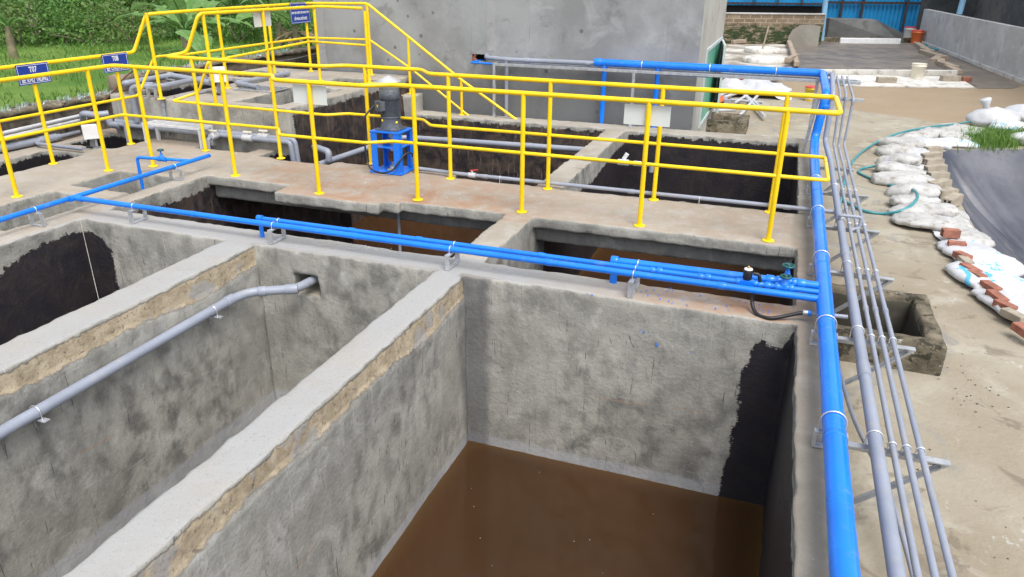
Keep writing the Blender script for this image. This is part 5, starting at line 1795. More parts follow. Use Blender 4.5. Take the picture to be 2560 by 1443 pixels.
for k, (p, q, lb) in enumerate((((1968, 104), (1990, 172), 'long weathered timber post lying along the left edge of the dark bed'), ((1990, 148), (1964, 178), 'short weathered timber leaning across the corner of the dark bed'),
                                ((1830, 112), (1968, 103), 'pale plank lying in front of the mossy wall'))):
    A, B = g(*p), g(*q)
    o = MB().bar(A + V((0, 0, 0.10)), B + V((0, 0, 0.13 if k != 1 else 0.3)), 0.16, 0.15).build('timber', M['timber'], None, 0.02)
    tag(o, lb, 'timber')
flat('cement_floor', [g(1792, 168), g(1992, 178), g(1972, 112), g(1822, 112)], YZ + 0.004, 0.01, mat_render('patchy_cement', (0.22, 0.19, 0.15), (0.55, 0.53, 0.48), 0.0, (0.66, 0.65, 0.61)), 'patchy white cement floor with manholes by the mossy wall', 'slab')
for k, (px_, py_, rr_, lb) in enumerate(((1905, 131, 0.62, 'round concrete manhole ring with a stick standing in it, nearer the mossy wall'), (1911, 157, 0.66, 'round concrete manhole lid nearer the pipe rack'))):
    c = g(px_, py_)
    c.z = YZ + 0.016
    if k == 0:
        o = empty('manhole', c, lb, 'manhole')
        MB().lathe([(rr_, 0), (rr_, 0.13), (rr_ * 0.93, 0.145), (rr_ * 0.82, 0.145), (rr_ * 0.80, 0.10), (0.02, 0.095)], c, n=36).build('ring', M['pale_slab'], o)
        MB().tube([c + V((0, 0, 0.1)), c + V((0.1, 0.15, 0.85))], 0.03, 8).build('stick', M['timber'], o)
    else:
        o = MB().lathe([(rr_, 0), (rr_ + 0.01, 0.02), (rr_, 0.12), (rr_ * 0.9, 0.15), (0.02, 0.16)], c, n=36).build('manhole', M['pale_slab'])
        tag(o, lb, 'manhole')
# mossy block wall, far
w0, w1 = V((-3.2, 31.6, 0)), V((1.12, 33.0, 0))
wt = 0.62
mw = empty('block_wall', (-1, 32, YZ), 'old block wall green with moss along its foot', 'wall')
mb = MB()
NX_ = 40
dv = (w1 - w0).normalized()
nn = V((-dv.y, dv.x, 0))
mb.bar(w0 + V((0, 0, (YZ + wt) / 2)), w1 + V((0, 0, (YZ + wt) / 2)), 0.2, wt - YZ)
mb.build('masonry', M['brick'], mw)
MB().bar(w0 + V((0, 0, wt + 0.02)), w1 + V((0, 0, wt + 0.02)), 0.26, 0.04).build('coping', M['grey_block'], mw)
M['panel_cement'] = mat_render('panel_cement', (0.21, 0.195, 0.165), (0.26, 0.245, 0.21), 0.2, (0.30, 0.285, 0.25))
# half round panel leaning at its foot
c = aty(2008, 100, 32.25)
c.z = YZ
pts = [(-0.75, 0), (0.75, 0), (0.75, 0.92), (0.3, 1.0), (-0.25, 0.95), (-0.6, 0.72), (-0.75, 0.4)]
fv = [c + V((x_ * 0.75, -0.05 + z_ * 0.18, z_ * 0.78)) for x_, z_ in pts] + [c + V((x_ * 0.75, 0.03 + z_ * 0.18, z_ * 0.78)) for x_, z_ in pts]
n_ = len(pts)
o = MB().add(fv, [tuple(range(n_)), tuple(range(n_, 2 * n_))[::-1]] + [(i, n_ + i, n_ + (i + 1) % n_, (i + 1) % n_) for i in range(n_)]).build('cement_panel', M['panel_cement'])
tag(o, 'grey cement panel with rounded corner leaning on the mossy wall', 'panel')
# blue sheds
sh = empty('shed', (1.5, 37.5, YZ), 'blue sheet metal shed wall with dark frame across the back of the yard', 'shed')


def corrug(x0, y0, x1, y1, z0, z1, name, parent, mat, pitch=0.18, dep=0.03):
    d_ = V((x1 - x0, y1 - y0, 0))
    n2 = max(2, int(d_.length / pitch * 2))
    nrm = V((d_.y, -d_.x, 0)).normalized()
    v2, f2 = [], []
    for i in range(n2 + 1):
        p = V((x0, y0, 0)) + d_ * (i / n2) + nrm * (dep if i % 2 else 0)
        v2 += [(p.x, p.y, z0), (p.x, p.y, z1)]
    for i in range(n2):
        f2.append((2 * i, 2 * i + 2, 2 * i + 3, 2 * i + 1))
    return MB().add(v2, f2).build(name, mat, parent)


corrug(0.9, 36.8, 5.1, 38.4, -0.6, 4.5, 'sheet_cladding', sh, M['blue_sheet'])
for x_, y_ in ((1.9, 37.15), (2.75, 37.47), (4.55, 38.1)):
    MB().bar((x_, y_ - 0.1, -0.6), (x_ + 0.05, y_ - 0.1, 4.5), 0.09, 0.09).build('frame_post', M['dark_frame'], sh)
MB().bar((0.9, 36.66, 0.95), (5.1, 38.26, 0.95), 0.06, 0.09).build('frame_rail', M['dark_frame'], sh)
s2 = empty('shed', (-1.0, 35.5, YZ), 'blue sheet metal shed with dark gap rising above the mossy block wall', 'shed')
corrug(-3.4, 34.0, 1.2, 35.5, 0.84, 4.5, 'sheet_cladding', s2, M['blue_sheet'])
MB().bar((-3.4, 34.25, 0.3), (1.2, 35.75, 0.3), 0.1, 1.6).build('dark_wall', M['dark_hole'], s2)
MB().bar((-3.4, 33.9, 0.93), (1.2, 35.4, 0.93), 0.06, 0.07).build('frame_rail', M['dark_frame'], s2)
for x_ in (-1.6, -0.7, 0.25):
    MB().bar((x_, 34.0 + (x_ + 3.4) * 0.326 - 0.13, 0.84), (x_, 34.0 + (x_ + 3.4) * 0.326 - 0.13, 4.5), 0.07, 0.05).build('frame_post', M['dark_frame'], s2)
o = MB().tube([aty(2053, 102, 33.2), aty(2072, -70, 33.2)], 0.10, 12).build('shed_post', M['blue_post'])
tag(o, 'pale blue shed post at the end of the mossy block wall', 'post')
# dark low ramp
a, b, c_ = g(2066, 100), g(2180, 104), g(2255, 108)
hh = 0.86
v2 = [a, c_, V((c_.x, c_.y, YZ + 0.36)), V((b.x, b.y, YZ + hh)), V((a.x, a.y, YZ + hh))]
bk = V((-0.15, 0.6, 0))
v2 = v2 + [p + bk for p in v2]
o = MB().add(v2, [(0, 1, 2, 3, 4), (9, 8, 7, 6, 5), (0, 5, 6, 1), (1, 6, 7, 2), (2, 7, 8, 3), (3, 8, 9, 4), (4, 9, 5, 0)]).build('low_wall', M['dark_plaster'])
tag(o, 'dark low concrete wall with sloping end in front of the blue shed', 'wall')
# right hand block wall with dark shed behind
r0, r1 = V((5.05, 36.6, 0)), V((6.6, 13.5, 0))
wl = empty('block_wall', (5.6, 25, YZ), 'long grey block wall running back along the right side of the yard', 'wall')
MB().bar(r0 + V((0.1, 0, 0.14)), r1 + V((0.1, 0, 0.14)), 0.2, 1.28).build('masonry', M['grey_block'], wl)
MB().bar(r0 + V((-0.06, 0, YZ + 0.05)), r1 + V((-0.06, 0, YZ + 0.05)), 0.1, 0.1).build('footing', M['pale_slab'], wl)
s3 = empty('shed', (9, 28, YZ), 'open shed with dark back wall and blue roof band behind the right block wall', 'shed')
MB().bar((8.2, 44, 0.6), (9.4, 14, 0.6), 0.2, 2.6).build('back_wall', M['dark_plaster'], s3)
corrug(8.1, 44, 9.3, 14, 1.5, 4.8, 'sheet_cladding', s3, M['blue_sheet'])
MB().add([(6.0, 44, 4.6), (8.2, 44, 4.9), (9.6, 14, 4.9), (7.4, 14, 4.6)], [(0, 1, 2, 3)]).add([(6.0, 44, 4.65), (8.2, 44, 4.95), (9.6, 14, 4.95), (7.4, 14, 4.65)], [(3, 2, 1, 0)]).build('roof', M['blue_sheet'], s3)
MB().box(5.2, 43, -0.5, 8.2, 43.2, 4.5).build('end_wall', M['dark_plaster'], s3)
p_ = aty(2398, 36, 28.6)
o = MB().tube([(p_.x, 28.6, p_.z), (p_.x + 0.12, 28.6, 4.6)], 0.09, 12).build('shed_post', M['blue_post'])
tag(o, 'pale blue shed post standing on the right block wall', 'post')


# ------------------------------------------------------------------ loose items in the yard
def bucket(px_, py_, r_, h_, mat, lid, label, band=None):
    c = g(px_, py_)
    o = empty('bucket', c, label, 'bucket')
    MB().lathe([(r_ * 0.85, 0), (r_ * 0.86, 0.01), (r_ * 0.97, h_ * 0.82), (r_ * 1.04, h_ * 0.83), (r_ * 1.04, h_ * 0.88), (r_, h_ * 0.89), (r_ * 1.02, h_)], c, n=26).build('bucket_body', mat, o)
    if lid:
        MB().lathe([(r_ * 1.06, h_ * 0.97), (r_ * 1.07, h_ * 1.03), (r_ * 0.95, h_ * 1.04), (r_ * 0.9, h_ * 1.015), (0.01, h_ * 1.015)], c, n=26).build('lid', lid, o)
    else:
        MB().lathe([(r_ * 0.98, h_ * 0.99), (r_ * 1.05, h_ * 1.0), (r_ * 1.05, h_ * 1.02), (r_ * 0.95, h_ * 1.015)], c, n=26).build('rim', mat, o)
    if band:
        MB().lathe([(r_ * 0.90, h_ * 0.16), (r_ * 0.945, h_ * 0.6)], c, n=26).build('paper_label', band, o)
    MB().tube([c + V((math.cos(t) * r_ * 1.06, -0.03, h_ * 0.86 - math.sin(t) * r_ * 0.5)) for t in np.linspace(0, math.pi, 10)], 0.004, 5).build('wire_handle', M['steel'], o)
    return o


bucket(2291, 198, 0.18, 0.40, M['ivory'], None, 'cream plastic bucket standing on the pale apron')
bucket(2024, 252, 0.135, 0.30, M['yellow_plastic'], M['red_plastic'], 'yellow bucket with red lid behind the blue main pipe', M['white_plastic'])
bucket(2270, 99, 0.23, 0.50, M['white_plastic'], M['red_plastic'], 'white bucket with red lid at the far end of the right block wall')
bucket(2289, 109, 0.23, 0.50, M['orange_plastic'], M['red_plastic'], 'orange bucket with red lid in front of a white one')


def brick(c, ang, sz, mat, label, cat='brick', group=None, hollow=True, tilt=0.0):
    """hollow clay or cement brick: body with holes through its length"""
    L, W, H = sz
    u, vv = V((math.cos(ang), math.sin(ang), math.sin(tilt) * 0.5)).normalized(), V((-math.sin(ang), math.cos(ang), 0))
    n3 = u.cross(vv)
    c = V(c) + V((0, 0, H / 2))
    mb = MB()
    if hollow:
        t_ = W * 0.14
        ys2 = [-W / 2, -W / 2 + t_, -t_ / 2, t_ / 2, W / 2 - t_, W / 2]
        zs2 = [-H / 2, -H / 2 + t_, -t_ / 2, t_ / 2, H / 2 - t_, H / 2]
        for i in range(5):
            for k in range(5):
                if i % 2 == 1 and k % 2 == 1:
                    continue
                cc = c + vv * (ys2[i] + ys2[i + 1]) / 2 + n3 * (zs2[k] + zs2[k + 1]) / 2
                if i % 2 == 0 or k % 2 == 0:
                    mb.obox(cc, u * L / 2, vv * (ys2[i + 1] - ys2[i]) / 2, n3 * (zs2[k + 1] - zs2[k]) / 2)
        for i in (1, 3):
            for k in (1, 3):
                cc = c + vv * (ys2[i] + ys2[i + 1]) / 2 + n3 * (zs2[k] + zs2[k + 1]) / 2
                mb.obox(cc, u * L * 0.3, vv * (ys2[i + 1] - ys2[i]) / 2, n3 * (zs2[k + 1] - zs2[k]) / 2, 1)
        o = mb.build('brick', [mat, M['dark_hole']])
    else:
        o = mb.obox(c, u * L / 2, vv * W / 2, n3 * H / 2).build('brick', mat, None, 0.006)
    return tag(o, label, cat, group)


ANG = math.radians(100)
brick(g(2374, 592, -0.43), R(8), (0.165, 0.09, 0.082), M['red_brick'], 'hollow red brick showing four holes, farthest up the white sacks', group='red bricks weighting the sacks')
brick(g(2390, 619, -0.44), R(2), (0.16, 0.075, 0.062), M['red_brick'], 'hollow red brick with two visible holes just below the four holed one', group='red bricks weighting the sacks')
for k, (px_, py_, an, mat, lb) in enumerate(((2404, 648, 118, 'red_brick', 'small red brick at the top of the row edging the white sacks'), (2412, 662, 100, 'cement_brick', 'rounded tan brick second in the row on the sacks'),
                                            (2424, 682, 120, 'red_brick', 'red brick upper of two touching on the printed sack'), (2440, 697, 112, 'red_brick', 'red brick lower of two touching on the printed sack'),
                                            (2474, 726, 112, 'red_brick', 'wide red brick resting mid way down the sacks'), (2490, 752, 110, 'red_brick', 'red brick above another on the lower sacks'),
                                            (2510, 774, 118, 'red_brick', 'long red brick overlapping grey ones'), (2532, 798, 125, 'cement_brick', 'grey cement brick between red ones low on the sacks'),
                                            (2560, 838, 115, 'red_brick', 'red brick nearest the camera at the right edge'))):
    brick(g(px_, py_, -0.44), R(an), (0.18 + 0.012 * (k % 3), 0.085, 0.062), M[mat], lb, group='red bricks weighting the sacks', hollow=False, tilt=0.1 * (k % 3 - 1))
for k, (px_, py_, an) in enumerate(((2330, 386, 30), (2326, 402, 25), (2330, 417, 28), (2336, 434, 20), (2341, 452, 26), (2346, 474, 35), (2362, 496, 40), (2378, 514, 55))):
    brick(g(px_, py_, -0.48), R(an), (0.27, 0.12, 0.12), M['cement_brick'], ('hollow cement brick in the stack edging the pond, ' + ('farthest', 'second', 'third', 'fourth', 'fifth', 'sixth', 'seventh', 'nearest')[k] + ' from the grass'),
          group='cement bricks edging the pond', tilt=0.25 * (k % 2))
brick(g(2214, 210), R(12), (0.46, 0.2, 0.17), M['cement_brick'], 'grey block lying on the pale apron left of the cream bucket', 'block', hollow=False)
brick(g(2373, 206), R(15), (0.46, 0.2, 0.17), M['cement_brick'], 'grey block on the right corner of the pale apron', 'block', hollow=False)
brick(g(2413, 206), R(25), (0.24, 0.16, 0.14), M['red_brick'], 'lone red brick on the wet ground by the pale apron', 'brick', hollow=False)

# conduit offcuts heap
sticks = [((1836, 210), (2113 - 300, 262), 0.02)]
ST = [((1835, 211), (1912, 291)), ((1826, 316), (1900, 232)), ((1797, 210), (1812, 226)), ((1790, 249), (1848, 232)), ((1828, 250), (1908, 257)), ((1836, 258), (1868, 238)), ((1786, 277), (1840, 275)), ((1843, 224), (1895, 262))]
for k, (p, q) in enumerate(ST):
    A, B = g(*p, YZ + 0.05), g(*q, YZ + 0.09)
    o = MB().tube([A, B], 0.032, 10).build('conduit_offcut', M['pvc_pale'])
    tag(o, ('straight grey conduit crossing the whole heap', 'long grey conduit lying towards the small pit', 'short grey conduit at the window end of the heap', 'grey conduit at the orange fitting',
            'thick grey conduit lying crosswise in the heap', 'short grey conduit under the crossing ones', 'grey conduit lying apart near the building', 'grey conduit beside the plastic wrap')[k], 'conduit', 'grey conduit offcuts on the yard')
o = MB().tube(spline([g(1922, 202, YZ + 0.25), g(1922, 212, YZ + 0.18), g(1912, 224, YZ + 0.1), g(1890, 236, YZ + 0.06)], 6), 0.03, 10).build('conduit_offcut', M['pvc_pale'])
tag(o, 'curved grey conduit end standing up from the heap', 'conduit', 'grey conduit offcuts on the yard')
o = MB().bent([g(1788, 252, YZ + 0.05), g(1798, 250, YZ + 0.08), g(1802, 247, YZ + 0.2)], 0.07, 0.08, 12).build('pipe_elbow', M['orange_plastic'])
tag(o, 'orange plastic pipe elbow lying by the conduit heap', 'fitting')
o = MB().tube([g(1806, 247, YZ + 0.1), g(1818, 258, YZ + 0.08)], 0.075, 14).build('pipe_stub', M['pvc'])
tag(o, 'short fat grey pipe stub beside the orange elbow', 'fitting')


def crumple(c, a, b, h, seed, n=18, name='plastic_wrap', mat='sack_clean', rot=0.0, folds=0.5):
    vs2, f2 = [], []
    cs, sn = math.cos(rot), math.sin(rot)
    for i in range(n + 1):
        for j in range(n + 1):
            u, v2_ = 2 * i / n - 1, 2 * j / n - 1
            e_ = max(0.0, 1 - (abs(u) ** 3.2 + abs(v2_) ** 3.2) / 1.35)
            wob = 1 + 0.12 * noise.noise(V((u * 2 + seed, v2_ * 2, 1)))
            x_, y_ = u * a * wob, v2_ * b * (1 + 0.12 * noise.noise(V((u * 2, v2_ * 2 + seed, 5))))
            nz_ = noise.noise(V((u * 2.2 + seed, v2_ * 2.2, 3))) * 0.5 + noise.noise(V((u * 5 + seed, v2_ * 5, 7))) * 0.35 + abs(noise.noise(V((u * 3.1, v2_ * 3.1 + seed, 9)))) * 0.5
            z_ = h * (e_ ** 0.55) * (1 + folds * nz_) if e_ > 0 else 0
            vs2.append((c[0] + x_ * cs - y_ * sn, c[1] + x_ * sn + y_ * cs, c[2] + z_ + 0.004))
    for i in range(n):
        for j in range(n):
            k = i * (n + 1) + j
            f2.append((k, k + n + 1, k + n + 2, k + 1))
    return MB().add(vs2, f2, True).build(name, M[mat])


o = crumple(g(1880, 234), 0.85, 0.75, 0.22, 2.0, 20, folds=1.2)
tag(o, 'crumpled clear plastic wrap in the heap of conduits', 'plastic wrap')
c = g(1845, 206)
mb = MB()
v2, f2 = [], []
for i in range(25):
    x_ = -0.75 + 1.75 * i / 24
    zz = 0.20 + (0.05 if i % 2 else 0)
    v2 += [(c.x + x_, c.y + x_ * 0.35 - 0.25, YZ + zz), (c.x + x_ + 0.1, c.y + x_ * 0.35 + 0.35, YZ + zz + 0.02)]
for i in range(24):
    f2.append((2 * i, 2 * i + 2, 2 * i + 3, 2 * i + 1))
o = MB().add(v2, f2, True).build('roof_sheet', simple('pale_blue_sheet', (0.28, 0.50, 0.62), 0.4, 0.1, 0.12, 6))
tag(o, 'small pale blue corrugated sheet lying on red bricks', 'roof sheet')
o = MB().obox(c + V((-0.3, -0.15, 0.09)), V((0.62, 0.217, 0)), V((-0.06, 0.18, 0)), V((0, 0, 0.09))).build('brick_row', M['red_brick'], None, 0.01)
tag(o, 'low course of red bricks under the pale blue sheet', 'bricks')
c = g(1800, 322)
pt = empty('small_pit', c, 'small raised concrete pit at the foot of the building side wall', 'pit')
for dx, dy, sx, sy in ((-0.05, -0.33, 0.52, 0.09), (-0.05, 0.40, 0.52, 0.09), (0.38, 0.035, 0.09, 0.275)):
    rough_box(MB(), c.x + dx - sx, c.y + dy - sy, YZ - 0.05, c.x + dx + sx, c.y + dy + sy, YZ + 0.2, 0.1, 0.012, dx).build('wall', M['pit'], pt)
MB().box(c.x - 0.55, c.y - 0.25, YZ + 0.005, c.x + 0.3, c.y + 0.31, YZ + 0.03).build('floor', M['rust'], pt)

# ------------------------------------------------------------------ hoses
o = MB().tube(spline([g(2440, 302, -0.40), g(2384, 311, -0.34), g(2330, 317, -0.31), g(2262, 329, -0.33), g(2203, 350, -0.42), g(2159, 377, -0.47), g(2131, 405, -0.48), g(2114, 445, -0.48), g(2104, 490, -0.48), g(2098, 540, -0.48)], 10), 0.017, 10).build('hose', M['hose'])
tag(o, 'teal garden hose curving from the sandbags to the brackets', 'hose')
hp = empty('hose', g(2200, 500, -0.48), 'darker teal hose looped back over the sandbags', 'hose')
MB().tube(spline([g(2196, 414, -0.42), g(2178, 417, -0.45), g(2155, 422, -0.475), g(2148, 432, -0.48), g(2187, 450, -0.48), g(2240, 467, -0.46), g(2278, 473, -0.38), g(2294, 488, -0.35), g(2284, 508, -0.36), g(2252, 527, -0.42), g(2208, 534, -0.48), g(2163, 528, -0.48), g(2128, 512, -0.48), g(2105, 500, -0.48)], 10), 0.017, 10).build('hose_run', M['hose'], hp)
MB().tube([g(2250, 384, -0.38), g(2196, 414, -0.42)], 0.02, 10).build('hose_pipe', M['pvc'], hp)
o = MB().tube(spline([g(2296, 111, YZ + 0.03), g(2320, 114, YZ + 0.03), g(2350, 120, YZ + 0.03), g(2366, 122, YZ + 0.03), g(2345, 125, YZ + 0.03), g(2310, 118, YZ + 0.03)], 8), 0.05, 8).build('hose', M['hose'])
tag(o, 'small teal hose coil lying at the foot of the far right wall', 'hose')
o = MB().tube([g(2318, 112, YZ + 0.02), g(2336, 78, YZ + 0.06) + V((0.2, -0.2, 0.5))], 0.03, 8).build('broom_stick', M['timber'])
tag(o, 'pale stick leaning on the far right block wall', 'stick')


# ------------------------------------------------------------------ sandbags and sacks
def sandbag(c, ang, a, b, h, seed, mat, label, group='sandbags round the pond', tilt=0.0, printed=False):
    n1, n2 = 30, 20
    vs2, f2 = [], []
    se = lambda t, e: math.copysign(abs(t) ** e, t)
    ca, sa = math.cos(ang), math.sin(ang)
    for i in range(n1 + 1):
        th = -math.pi / 2 + math.pi * i / n1
        for j in range(n2):
            ph = 2 * math.pi * j / n2
            rx = se(math.sin(th), 0.75)
            cc = se(math.cos(th), 0.55)
            pinch = 1 - 0.25 * abs(rx) ** 6
            y_ = cc * se(math.cos(ph), 0.75) * b * pinch
            z_ = cc * se(math.sin(ph), 0.8) * h * (1 if math.sin(ph) > 0 else 0.8)
            x_ = rx * a
            p = V((x_, y_, z_))
            q = V((x_ * 7 + seed * 3.1, y_ * 7, z_ * 7))
            nz_ = noise.noise(q) * 0.036 + noise.noise(q * 2.4) * 0.020 + noise.noise(q * 5.5) * 0.008 + abs(noise.noise(V((x_ * 26 + seed, y_ * 5, seed)))) * 0.016 * abs(rx)
            d_ = V((0, y_, z_))
            if d_.length > 1e-4:
                p += d_.normalized() * nz_
            p.z += tilt * x_ - 0.03 * (x_ / a) ** 2
            vs2.append((c[0] + p.x * ca - p.y * sa, c[1] + p.x * sa + p.y * ca, c[2] + p.z))
    for i in range(n1):
        for j in range(n2):
            j2 = (j + 1) % n2
            f2.append((i * n2 + j, (i + 1) * n2 + j, (i + 1) * n2 + j2, i * n2 + j2))
    o = MB().add(vs2, f2, True).build('sandbag', M[mat])
    return tag(o, label, 'sandbag', group)


SB = [((2413, 325), 8, 0.52, 0.20, 0.11, 'long pale sandbag at the grass end of the pond edge'), ((2351, 333), -8, 0.40, 0.19, 0.12, 'stained sandbag second from the grass end'),
      ((2292, 340), 38, 0.44, 0.20, 0.12, 'sandbag where the hose meets the bend of the row'), ((2249, 358), 150, 0.36, 0.20, 0.12, 'sandbag at the outer bend of the row'),
      ((2246, 378), 5, 0.36, 0.18, 0.11, 'smooth white sandbag below the bend of the row'), ((2246, 402), 4, 0.31, 0.16, 0.11, 'short plump sandbag beside the grey hose tip'),
      ((2253, 423), 8, 0.34, 0.15, 0.10, 'clean sandbag between the plump one and the muddy one'), ((2261, 448), -2, 0.38, 0.19, 0.11, 'sandbag with dark mud stain in its middle'),
      ((2284, 478), 8, 0.36, 0.17, 0.10, 'sandbag lying partly under the teal hose loop'), ((2292, 505), 12, 0.33, 0.16, 0.10, 'sandbag just below the teal hose loop'),
      ((2330, 555), -14, 0.40, 0.21, 0.07, 'flattened dusty sandbag above the four holed brick'), ((2308, 527), 5, 0.34, 0.15, 0.09, 'sandbag between the hose loop and the flattened one'),
      ((2395, 344), -4, 0.34, 0.16, 0.07, 'mossy beige sandbag tucked under the long pale one')]
for k, (p, an, a, b, h, lb) in enumerate(SB):
    sandbag(g(*p, -0.43), R(an + (9, -7, 5, -11, 8, -9, 4, 10, -8, 7, 0, -6, 5)[k]), a * (0.9 + 0.06 * (k % 4)), b * 1.14, h * (0.74 + 0.07 * (k % 3)), k * 1.7 + 1, 'sack', lb, tilt=0.12 * ((k % 3) - 1))


def mat_printed():
    t = NT('printed_sack')
    ob = t.obj()
    x, y, z = t.xyz(ob)
    c = t.mix(t.ramp(t.noise(6, 5, vec=ob), 0.35, 0.7), (0.54, 0.545, 0.55), (0.63, 0.64, 0.655))
    w1 = t.noise(2.2, 3, vec=ob)
    st = t.math('ABSOLUTE', t.math('SUBTRACT', t.math('ADD', t.math('MULTIPLY', y, 3.0), t.math('MULTIPLY', x, 1.1)), t.math('MULTIPLY', w1, 1.2)))
    line = t.ramp(st, 0.05, 0.07, 1, 0)
    patch = t.math('MULTIPLY', t.ramp(t.noise(5, 2, vec=ob), 0.60, 0.63), t.ramp(t.noise(13, 2, vec=ob, stretch=(1, 3, 1)), 0.5, 0.53))
    c = t.mix(t.math('MULTIPLY', t.math('MAXIMUM', line, patch), 0.85), c, (0.03, 0.42, 0.70))
    c = t.mix(t.ramp(t.noise(4, 6, 0.7, vec=ob), 0.60, 0.72, 0, 0.5), c, (0.42, 0.36, 0.28))
    return t.out(c, 0.5, t.bump(t.noise(8, 5, vec=ob), 0.3, 0.02), spec=0.4)


M['sack_print'] = mat_printed()


def flat_sack(p, an, a, b, h, seed, mat, label, z=-0.46):
    c = g(*p, z)
    o = sandbag((0, 0, 0), 0.0, a * 0.85, b * 0.85, h * 0.9, seed, mat, label)
    o.name = o.data.name = 'empty_sack'
    o.location = c + V((0, 0, h * 0.4))
    o.rotation_euler = (0, 0, R(an))
    return tag(o, label, 'sack', 'flattened white sacks along the pond')


FS = [((2385, 362), 10, 0.44, 0.30, 0.07, 'sack_print', 'flat white sack with a blue printed line near the grass'), ((2318, 366), 20, 0.42, 0.30, 0.09, 'sack_clean', 'bright flat white sack inside the bend of sandbags'),
      ((2293, 392), 100, 0.40, 0.22, 0.09, 'sack_clean', 'white sack folded over the inner edge beside the cement bricks'), ((2322, 462), 120, 0.30, 0.14, 0.06, 'sack_print', 'narrow white sack with blue corner beside the muddy sandbag'),
      ((2352, 535), 118, 0.46, 0.22, 0.06, 'sack', 'dusty torn white sack along the pond above the bricks'), ((2408, 590), 110, 0.40, 0.26, 0.05, 'sack', 'off white sack under the hollow red bricks'),
      ((2432, 640), 112, 0.48, 0.30, 0.06, 'sack_clean', 'plain white sack below the hollow bricks'), ((2478, 655), 115, 0.40, 0.22, 0.06, 'sack_print', 'printed white sack lapping down into the pond'),
      ((2462, 700), 108, 0.44, 0.32, 0.07, 'sack_print', 'white sack with blue lettering under the two touching bricks'), ((2520, 728), 112, 0.46, 0.26, 0.07, 'sack_print', 'white sack with a blue curved stripe at the right edge'),
      ((2545, 770), 112, 0.46, 0.30, 0.06, 'sack_clean', 'plain white sack lowest at the right edge'), ((2425, 690), 118, 0.26, 0.13, 0.05, 'sack', 'ragged sack hem spilling on the yard by the bricks')]
for k, (p, an, a, b, h, mt, lb) in enumerate(FS):
    flat_sack(p, an, a, b, h, k * 2.3 + 0.7, mt, lb, -0.492 + 0.002 * k)

KB = [((2478, 322), 0.44, 0.40, 'stuffed white plastic bag with tied neck, standing in the grass'), ((2520, 336), 0.34, 0.26, 'smaller white plastic bag right of the tied one'),
      ((2560, 312), 0.42, 0.40, 'white bag with green print at the right edge of the grass'), ((2430, 346), 0.22, 0.14, 'little white bag with green print at the foot of the tied one'), ((2572, 362), 0.32, 0.22, 'white bag cut by the right picture edge, below the grass')]
for k, (p, r_, h_, lb) in enumerate(KB):
    c = g(*p)
    o = empty('plastic_bag', c, lb, 'bag', 'white plastic bags in the grass')
    vs2, f2 = [], []
    n1, n2 = 18, 24
    for i in range(n1 + 1):
        t = i / n1
        for j in range(n2):
            ph = 2 * math.pi * j / n2
            rad = r_ * (math.sin(math.pi * min(1, t * 0.92 + 0.08)) ** 0.6) * (1 + 0.16 * noise.noise(V((math.cos(ph) * 1.6 + k * 4, math.sin(ph) * 1.6, t * 2.5))) + 0.05 * noise.noise(V((math.cos(ph) * 6, math.sin(ph) * 6 + k, t * 6))))
            if t > 0.93:
                rad *= 0.5
            vs2.append((c.x + math.cos(ph) * rad, c.y + math.sin(ph) * rad * 0.8, c.z + h_ * t))
    for i in range(n1):
        for j in range(n2):
            j2 = (j + 1) % n2
            f2.append((i * n2 + j, i * n2 + j2, (i + 1) * n2 + j2, (i + 1) * n2 + j))
    MB().add(vs2, f2, True).build('bag_body', M['sack_clean'] if k % 2 == 0 else M['sack_print'], o)
    if k == 0:
        MB().lathe([(0.05, 0), (0.06, 0.05), (0.10, 0.14), (0.085, 0.17), (0.01, 0.16)], c + V((-0.16, 0, h_ * 0.93)), V((-0.35, 0, 1)), 14).build('tied_neck', M['sack_clean'], o)


# ------------------------------------------------------------------ blades of grass
def blades(name, pts, hs, wd, mat, rng, lean=0.35):
    n = len(pts)
    P_ = np.array(pts)
    a = rng.random(n) * 2 * math.pi
    dx, dy = np.cos(a), np.sin(a)
    l2 = rng.random(n) * 2 * math.pi
    le = lean * (0.3 + rng.random(n))
    hs = np.asarray(hs)
    w_ = wd * (0.6 + 0.8 * rng.random(n))
    b0 = P_ + np.stack([dx * w_, dy * w_, np.zeros(n)], 1)
    b1 = P_ - np.stack([dx * w_, dy * w_, np.zeros(n)], 1)
    m_ = P_ + np.stack([np.cos(l2) * le * hs * 0.35, np.sin(l2) * le * hs * 0.35, hs * 0.6], 1)
    m0, m1 = m_ + (b0 - P_) * 0.75, m_ + (b1 - P_) * 0.75
    tp = P_ + np.stack([np.cos(l2) * le * hs, np.sin(l2) * le * hs, hs], 1)
    vs2 = np.concatenate([b0, b1, m1, m0, tp])
    i = np.arange(n)
    f4 = np.stack([i, i + n, i + 2 * n, i + 3 * n], 1).tolist()
    f3 = np.stack([i + 3 * n, i + 2 * n, i + 4 * n], 1).tolist()
    me = bpy.data.meshes.new(name)
    me.from_pydata(vs2.tolist(), [], f4 + f3)
    me.materials.append(mat)
    me.update()
    o = bpy.data.objects.new(name, me)
    COL.objects.link(o)
    return o


rng = np.random.default_rng(5)
c0 = g(2490, 362)
pts, hs = [], []
for i in range(2600):
    u = rng.random()
    c = g(2425, 362).lerp(g(2600, 350), u) + V((rng.normal(0, 0.12), rng.normal(0.1, 0.32), 0))
    pts.append(tuple(c))
    hs.append(0.09 + 0.15 * rng.random() * (1.6 if rng.random() < 0.12 else 1))
tag(blades('grass', pts, hs, 0.006, M['grass'], rng, 0.6), 'green grass tufts growing round the white bags by the pond', 'grass', kind='stuff')


# ------------------------------------------------------------------ dirt, pebbles and paint spots
rr = random.Random(77)
mb = MB()


